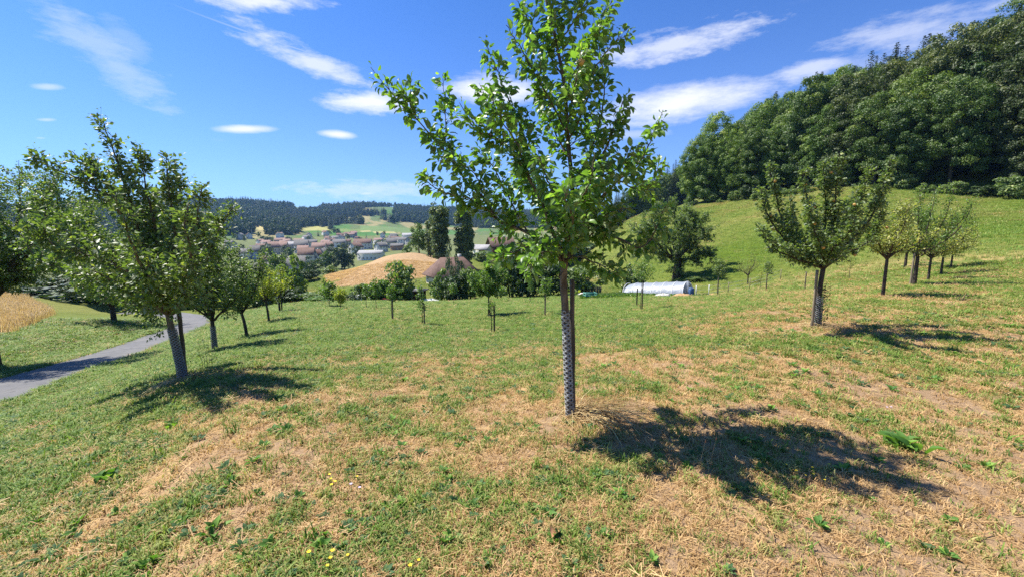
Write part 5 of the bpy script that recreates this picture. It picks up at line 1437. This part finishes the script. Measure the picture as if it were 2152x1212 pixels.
def garden():
    r = np.random.default_rng(44)
    # rows of vegetables
    pos = []
    for row in range(7):
        D = 37.5 + row * 1.05
        for u in np.arange(1222, 1335 + row * 2, .62):
            q = P(u + r.normal(0, .4), 615, D + r.normal(0, .12)); pos.append((q[0], q[1]))
    for u in np.arange(1335, 1490, .9):
        D = 42.2 + r.normal(0, .5); q = P(u, 615, D); pos.append((q[0], q[1]))
    pos = np.array(pos); z = H(pos[:, 0], pos[:, 1]); n = len(pos)
    T = Tree(45)
    for i in range(n):
        k = 8; a = r.uniform(0, 6.28, k); e = r.uniform(.4, 1.3, k)
        d = np.stack([np.cos(a) * np.cos(e), np.sin(a) * np.cos(e), np.sin(e)], -1)
        T.lp.append(np.array([pos[i, 0], pos[i, 1], z[i]]) + d * .05); T.ld.append(d); T.ln.append(np.array([0, 0, 1.0]) + r.normal(0, .4, (k, 3)) - d * .3); T.ll.append(r.uniform(.16, .36, k))
    tag(obj('vegetables', T.crown('vegetables', MATS['leaf_young'])), 'rows of green vegetables left of and before the polytunnel', kind='stuff')
    heap('rock_pile', 'pale heap of stones in front of the polytunnel', on(1394, 39.5), 1.55, .8, .40, 'stone_pale', 5, 'stones')
    heap('hay_heap', 'brown heap of dry cuttings right of the pale stones', on(1432, 39.8), 2.0, .9, .42, 'hay', 6, 'heap')
    heap('soil_heap', 'small pale heap beside the round dark bush', on(1225, 45), 1.3, .8, .35, 'stone_pale', 7, 'heap')
    c = on(1240, 37.8); b = MB()
    for sx in (-.5, .5):
        for sy in (-.3, .3): b.box((sx, sy, .3), (.07, .07, .6))
    for zz in (.12, .32, .52): b.box((0, -.3, zz), (.93, .05, .10)); b.box((0, .3, zz), (.93, .05, .10)); b.box((-.5, 0, zz), (.05, .53, .10)); b.box((.5, 0, zz), (.05, .53, .10))
    tag(obj('green_crate', b.mesh('green_crate', [MATS['green_plastic']]), None, c, .2), 'green slatted crate among the vegetable rows', 'crate')
    c = on(1452, 43.2); b = MB(); z = np.linspace(0, .85, 8); b.tube(np.stack([z * 0, z * 0, z], -1), .27 + .03 * np.sin(z * 3.6), 14); b.tube([[0, 0, .85], [0, 0, .88]], .285, 14)
    tag(obj('water_barrel', b.mesh('water_barrel', [MATS['blue_plastic']], True), None, c), 'blue-grey barrel at the open end of the polytunnel', 'barrel')
    c = on(1244, 51); b = MB()
    for k in range(7): b.box((-1 + k * .33, 0, .45), (.28, .05, .95))
    b.box((0, .05, .2), (2.2, .05, .1)); b.box((0, .05, .7), (2.2, .05, .1))
    tag(obj('compost_bin', b.mesh('compost_bin', [MATS['wood_grey']]), None, c), 'grey board compost bin beside the round dark bush', 'compost bin')
    # low wire fence with pale posts beyond the tunnel
    t = thing('wire_fence', 'low wire fence with thin pale posts right of the polytunnel', 'fence', on(1462, 41))
    f0 = on(1462, 41); prev = None
    for k, (u, D) in enumerate([(1462, 41), (1489, 42), (1530, 43), (1575, 44), (1640, 45)]):
        q = on(u, D) - f0
        obj('post', MB().box((0, 0, .55), (.05, .05, 1.25)).mesh('post', [MATS['frame_white'] if k < 2 else MATS['wood_pale']]), t, q)
        if prev is not None:
            for zz in (.35, .7, 1.05):
                obj('wire', MB().tube([prev + [0, 0, zz], q + [0, 0, zz]], .010, 4).mesh('wire', [MATS['metal_grey']]), t)
        prev = q
    heap('straw_bed', 'pale bed of straw mulch behind the low wire fence', on(1510, 43.5), 3.6, 1.4, .12, 'straw_flat' if 'straw_flat' in MATS else 'hay', 9, 'bed')
garden()

# ------------------------------------------------------------------ grass, weeds and litter underfoot
def blades(seed, n, hgt, spread, width, lean, mat, flat=0.0, name='tuft'):
    r = np.random.default_rng(seed); V, F4, F3, A = [], [], [], []
    for i in range(n):
        a = r.uniform(0, 6.28); b = np.array([r.normal(0, spread), r.normal(0, spread), -.004]); h = hgt * r.uniform(.45, 1.15); ln = lean * r.uniform(.3, 1.4)
        d = np.array([math.cos(a), math.sin(a), 0]); s = np.array([-d[1], d[0], 0]) * width * r.uniform(.6, 1.3)
        if flat:
            p = [b + d * h * t + np.array([0, 0, flat * r.uniform(.2, 1) + .3 * flat * math.sin(t * 3)]) for t in (-.5, 0, .5)]
        else:
            p = [b, b + d * ln * .25 * h + [0, 0, .5 * h], b + d * ln * .62 * h + [0, 0, .85 * h * (1 - .2 * ln)], b + d * ln * 1.05 * h + [0, 0, h * (1 - .55 * ln)]]
        k0 = len(V); m = len(p)
        for j, q in enumerate(p):
            w = (1 - .25 * j) if not flat else .8
            if j == m - 1 and not flat: V.append(q)
            else: V += [q - s * w, q + s * w]
        rn = r.uniform(); A += [rn] * (2 * m - (0 if flat else 1))
        for j in range(m - 1):
            if j == m - 2 and not flat: F3.append([k0 + 2 * j, k0 + 2 * j + 1, k0 + 2 * j + 2])
            else: F4.append([k0 + 2 * j, k0 + 2 * j + 1, k0 + 2 * j + 3, k0 + 2 * j + 2])
    return mesh(name, np.array(V), [np.array(F4, int).reshape(-1, 4), np.array(F3, int).reshape(-1, 3)], [MATS[mat]], {'rnd': np.array(A)})
def rosette(seed, n, L, mat, lo=.15, hi=.9, name='rosette'):
    r = np.random.default_rng(seed); a = np.arange(n) * 2.399 + r.normal(0, .2, n); e = r.uniform(lo, hi, n)
    d = np.stack([np.cos(a) * np.cos(e), np.sin(a) * np.cos(e), np.sin(e)], -1)
    nr = np.stack([-np.cos(a) * np.sin(e), -np.sin(a) * np.sin(e), np.cos(e)], -1) + r.normal(0, .15, (n, 3))
    return leaf_mesh(name, d * .012, d, nr, L * r.uniform(.6, 1.1, n), r.uniform(0, 1, n), 'fine', MATS[mat])
def ground_cover():
    r = np.random.default_rng(3)
    kinds = [blades(500 + k, 16, .052, .026, .0034, .85, 'blade_green') for k in range(4)]                 # 0-3 green
    kinds += [blades(510 + k, 14, .052, .028, .0032, .9, 'blade_olive') for k in range(4)]                 # 4-7 half dry
    kinds += [blades(520 + k, 14, .046, .030, .0030, 1.1, 'blade_dry') for k in range(4)]                  # 8-11 dry
    kinds += [blades(530 + k, 10, .12, .045, .0022, .5, 'blade_dry', .014) for k in range(3)]              # 12-14 litter lying flat
    kinds += [rosette(540 + k, 12, .042, 'weed_blue', .05, .8) for k in range(3)]                          # 15-17 small broad leaves
    kinds += [rosette(545 + k, 11, .05, 'weed', .3, 1.1) for k in range(2)]                              # 18-19 larger rosettes
    kinds += [blades(550 + k, 15, .095, .024, .0040, .8, 'blade_green') for k in range(3)]                  # 20-22 lush tufts
    N = 175000
    az = r.uniform(math.radians(-59), math.radians(59), N); t = r.uniform(0, 1, N)
    rad = 1.0 + 47.0 * t ** 1.45
    x, y = rad * np.sin(az), rad * np.cos(az)
    x += r.normal(0, .02, N) * rad * .2; y += r.normal(0, .02, N) * rad * .2
    d, _ = road_near(x, y)
    ok = (d > ROAD_HALF + .10 - .30 * fbm(x / .5, y / .5, 2, 8)) & ~inpoly(x, y, WHEAT_L) & (y > .5)
    x, y, rad = x[ok], y[ok], rad[ok]; n = len(x)
    dr = dryness(x, y) + r.normal(0, .07, n)
    q = r.uniform(0, 1, n); idx = np.zeros(n, int)
    g = dr < .485; m = (dr >= .485) & (dr < .59); s = dr >= .59
    pick = lambda lo, hi: r.integers(lo, hi, n)
    idx = np.where(g, np.where(q < .60, pick(0, 4), np.where(q < .80, pick(4, 8), np.where(q < .87, pick(15, 18), np.where(q < .91, pick(20, 23), pick(8, 12))))), idx)
    idx = np.where(m, np.where(q < .20, pick(0, 4), np.where(q < .56, pick(4, 8), np.where(q < .78, pick(8, 12), np.where(q < .87, pick(12, 15), np.where(q < .90, pick(20, 23), np.where(q < .992, pick(15, 18), pick(18, 20))))))), idx)
    idx = np.where(s, np.where(q < .10, pick(4, 8), np.where(q < .55, pick(8, 12), np.where(q < .92, pick(12, 15), np.where(q < .992, pick(0, 4), pick(18, 20))))), idx)
    bare = (dr > .655) & (r.uniform(0, 1, n) < .72)
    far = rad > 16
    idx = np.where(far & (idx >= 15) & (idx < 20), 0, idx)
    sc = r.uniform(.65, 1.25, n) * (1 + np.clip(rad - 2.5, 0, 50) / 9)
    sz = np.minimum(sc, 1.0 + .25 * sc)
    keep = ~bare
    z = H(x, y)
    rot = np.zeros((n, 3)); rot[:, 2] = r.uniform(0, 6.28, n); rot[:, 0] = r.normal(0, .14, n); rot[:, 1] = r.normal(0, .14, n)
    scatter('grass', np.stack([x, y, z], -1)[keep], rot[keep], np.stack([sc, sc, sz], -1)[keep], idx[keep], kinds, 'stuff', 'short half dry grass with small weeds and straw litter')
ground_cover()

def meadow_cover():
    r = np.random.default_rng(12)
    kinds = [blades(560 + k, 16, .16, .16, .011, .9, m) for k, m in enumerate(['blade_green', 'blade_green', 'blade_olive', 'blade_olive', 'blade_dry'])]
    n = 42000
    az = r.uniform(math.radians(-30), math.radians(58), n); rad = np.sqrt(r.uniform(40 ** 2, 135 ** 2, n))
    x, y = rad * np.sin(az), rad * np.cos(az)
    crop = inpoly(x, y, STUBBLE) | inpoly(x, y, STRAW)
    ok = az > -.55
    x, y, rad, crop = x[ok], y[ok], rad[ok], crop[ok]; n = len(x)
    f = fbm(x / 9, y / 7, 3, 91) + r.normal(0, .10, n)
    idx = np.where(f < .58, r.integers(0, 2, n), np.where(f < .84, r.integers(2, 4, n), 4))
    idx = np.where(crop, 4, idx)
    rot = np.zeros((n, 3)); rot[:, 2] = r.uniform(0, 6.28, n); sc = r.uniform(.6, 1.4, n) * (1 + rad / 160)
    scatter('meadow_grass', np.stack([x, y, H(x, y)], -1), rot, np.stack([sc * 1.3, sc * 1.3, sc * .8], -1), idx, kinds, 'stuff', 'longer tufted grass of the meadow slope below the right forest')
meadow_cover()
from mathutils import Matrix
def weed_plants():
    r = np.random.default_rng(61)
    pv, pf = PROTO['fine']
    kinds = [mesh('leaf', pv * np.array([1, .95, 1.5]), pf, [MATS['weed']], {'rnd': np.full(len(pv), .1 + .85 * k / 4)}) for k in range(5)]
    for (u, v, w, n, label) in [
            (1895, 940, 80, 26, 'largest broad-leaved weed, right of the central tree shadow'), (1150, 1082, 60, 16, 'bright green dock weed at the bottom centre below the trunk'),
            (455, 1120, 62, 12, 'upright bright weed in the lower left grass'), (668, 1140, 54, 11, 'low bright weed right of the upright one in the lower left grass'),
            (222, 1012, 62, 15, 'spiky green weed near the left edge of the grass'), (1252, 1000, 52, 10, 'dark weed at the left rim of the central tree shadow'),
            (318, 1188, 60, 12, 'grey-green rosette at the bottom left of the grass'), (985, 1022, 40, 9, 'small weed left of the bright dock weed'),
            (880, 1052, 44, 10, 'small dark weed in the dry grass left of centre'), (870, 918, 36, 8, 'little weed in the dry patch left of the trunk'),
            (1120, 1022, 34, 8, 'little upright weed above the bright dock weed'), (365, 895, 44, 12, 'dark weed below the shadow of the leaning apple tree'),
            (1210, 965, 34, 8, 'narrow-leaved weed in front of the straw at the trunk')]:
        p = hit(u, v, 12); L = w * np.linalg.norm(p - [0, 0, EYE]) / F_PX * .34
        t = thing('weed_plant', label, 'weed', p - [0, 0, .008], r.uniform(0, 6.28), 'single weeds in the grass')
        a = np.arange(n) * 2.399 + r.normal(0, .25, n); e = r.uniform(.45, 1.3, n)
        d = np.stack([np.cos(a) * np.cos(e), np.sin(a) * np.cos(e), np.sin(e)], -1)
        nr = np.stack([-np.cos(a) * np.sin(e), -np.sin(a) * np.sin(e), np.cos(e)], -1) + r.normal(0, .2, (n, 3))
        dd, ss, nn = leaf_frames(d, nr)
        for k in range(n):
            o = bpy.data.objects.new('leaf', kinds[k % 5]); C.objects.link(o); o.parent = t
            m = np.eye(4); m[:3, 0] = dd[k]; m[:3, 1] = ss[k]; m[:3, 2] = nn[k]; m[:3, :3] *= L * r.uniform(.65, 1.1); m[:3, 3] = d[k] * .01 + np.array([r.normal(0, .35 * L), r.normal(0, .35 * L), 0])
            o.matrix_local = Matrix(m.tolist())
    # flowers
    b = MB()
    for k in range(8):
        a = k * math.pi / 4; c, s = math.cos(a), math.sin(a); q = .22
        b.add([[0, 0, 0], [c * .6 - s * q, s * .6 + c * q, .16], [c, s, .30], [c * .6 + s * q, s * .6 - c * q, .16]], [[[0, 3, 2, 1]]])
    fl = b.mesh('flower_head', [MATS['petal_yellow']]); fl2 = fl.copy(); fl2.materials.clear(); fl2.materials.append(MATS['petal_lilac'])
    st = MB().tube([[0, 0, 0], [.1, 0, .5], [0, .05, 1]], .04, 4).mesh('stem', [MATS['weed']])
    for (u, v, n, sp, me, label) in [(1706, 1004, 8, .10, fl, 'cluster of yellow flowers inside the central tree shadow'), (708, 1028, 6, .06, fl, 'cluster of yellow flowers in the dry grass left of centre'), (690, 1204, 5, .07, fl, 'yellow flowers at the bottom edge left of centre'),
                                     (740, 1040, 3, .04, fl2, 'two pale lilac flowers beside the yellow cluster left of centre'), (1858, 865, 2, .03, fl2, 'single lilac flower behind the largest broad-leaved weed'), (890, 1200, 2, .05, fl, 'lone yellow flower at the bottom edge below the trunk')]:
        p = hit(u, v, 12); t = thing('flower_plant', label, 'flowers', p - [0, 0, .005])
        for k in range(n):
            q = np.array([r.normal(0, sp), r.normal(0, sp * .7), 0]); hh = r.uniform(.05, .09)
            obj('stem', st, t, q, 0, (.03, .03, hh)); obj('flower_head', me, t, q + [0, 0, hh], 0, float(r.uniform(.009, .014)))
    # dry stems heaped at the feet of the trees
    def straw_clump(label, p, n, L, spread, bias, seed):
        r = np.random.default_rng(seed); b = MB()
        for k in range(n):
            a = r.normal(bias[0], bias[1]); l = L * r.uniform(.35, 1.2); s = np.array([r.normal(0, spread), r.normal(0, spread * .8), 0])
            d = np.array([math.cos(a), math.sin(a), 0]); lift = l * r.uniform(.03, .24)
            pts = np.array([s, s + d * l * .35 + [0, 0, lift * .8], s + d * l * .7 + [0, 0, lift], s + d * l + [r.normal(0, .03), r.normal(0, .03), lift * r.uniform(.2, 1)]])
            w = p + pts; w[:, 2] = H(w[:, 0], w[:, 1]) + pts[:, 2] + .012
            b.tube(w - p, [.0030, .0028, .0023, .0014], 3, r.uniform(), cap=False)
        tag(obj('dry_grass_clump', b.mesh('dry_grass_clump', [MATS['straw_stem']], attr='rnd'), None, p), label, 'dry grass')
    straw_clump('long bleached straw lying round the foot of the central apple tree', MAIN + [.10, .03, 0], 230, .62, .12, (-.35, .75), 1)
    straw_clump('bleached grass round the foot of the leaning apple tree', LEFT, 260, .35, .14, (-2.2, 1.4), 2)
    straw_clump('bleached grass round the foot of the vase-shaped apple tree', RIGHT, 200, .40, .2, (-1.5, 1.8), 3)
    # plantain stalks in the shade and a dry stalk by the leaning tree
    for i, (u, v, h, label) in enumerate([(1470, 985, .22, 'left thin plantain stalk with brown head in the tree shadow'), (1492, 985, .24, 'right thin plantain stalk with brown head in the tree shadow')]):
        p = hit(u, v, 12); t = thing('plantain_stalk', label, 'plant', p)
        obj('stem', MB().tube([[0, 0, -.01], [.01, 0, h * .5], [.03, 0, h]], .0014, 4).mesh('stem', [MATS['straw']]), t)
        obj('seed_head', MB().tube([[.03, 0, h], [.032, 0, h + .015], [.034, 0, h + .03]], [.003, .0055, .002], 6).mesh('seed_head', [MATS['dead_leaf']]), t)
    T = Tree(71); p = on(437, 7.2)
    for k in range(5):
        q = T.limb([[.04 * k - .08, 0, 0], [.05 * k - .12, .02, .25], [.09 * k - .25, .05, .45 + .05 * k]], .004, .002, 4, 4); T.leaves(q, .05, .05, .2, 1)
    t = thing('wiry_plant', 'thin wiry dry plant right of the leaning apple trunk', 'plant', p)
    obj('stems', T.trunk('stems', MATS['bark']), t); tag(obj('leaves', T.crown('leaves', MATS['leaf_sparse']), t), kind='stuff')
    p = hit(1160, 1140, 6); pv2 = pv * np.array([.09, .12, .35]); 
    tag(obj('dead_leaf', mesh('dead_leaf', pv2 + [0, 0, .03], pf, [MATS['dead_leaf']]), None, p, 1.0), 'curled brown dead leaf below the bright dock weed', 'leaf')
weed_plants()

# wheat standing at the edge of the field across the road
def wheat():
    r = np.random.default_rng(8); kinds = [blades(700 + k, 26, .62, .12, .010, .3, 'wheat') for k in range(3)]
    P0 = np.array(WHEAT_L); lo, hi = P0.min(0), P0.max(0)
    n = 26000; x = r.uniform(lo[0], hi[0], n); y = r.uniform(lo[1], hi[1], n); m = inpoly(x, y, WHEAT_L); x, y = x[m], y[m]; n = len(x)
    rot = np.zeros((n, 3)); rot[:, 2] = r.uniform(0, 6.28, n); s = r.uniform(.85, 1.2, n)
    scatter('wheat', np.stack([x, y, H(x, y)], -1), rot, np.stack([s * 1.3, s * 1.3, s], -1), r.integers(0, 3, n), kinds, 'stuff', 'ripe standing wheat in the field across the road')
wheat()

def haze():
    N = new_mat('haze')
    v = N.n('ShaderNodeVolumePrincipled', i={'Color': (.27, .52, 1.0, 1), 'Density': .00008, 'Anisotropy': .2})
    N.link(v.outputs[0], N.out.inputs['Volume'])
    co = np.empty(len(ground.data.vertices) * 3, np.float32); ground.data.vertices.foreach_get('co', co); z = co[2::3]
    z0, z1 = float(z.min()) - 1.0, float(z.max()) + 30.0
    o = obj('haze', MB().box((0, 0, (z0 + z1) / 2), (8800, 8800, z1 - z0)).mesh('haze', [MATS['haze']]))
    tag(o, 'thin blue summer haze in the air over the valley', kind='stuff')
haze()
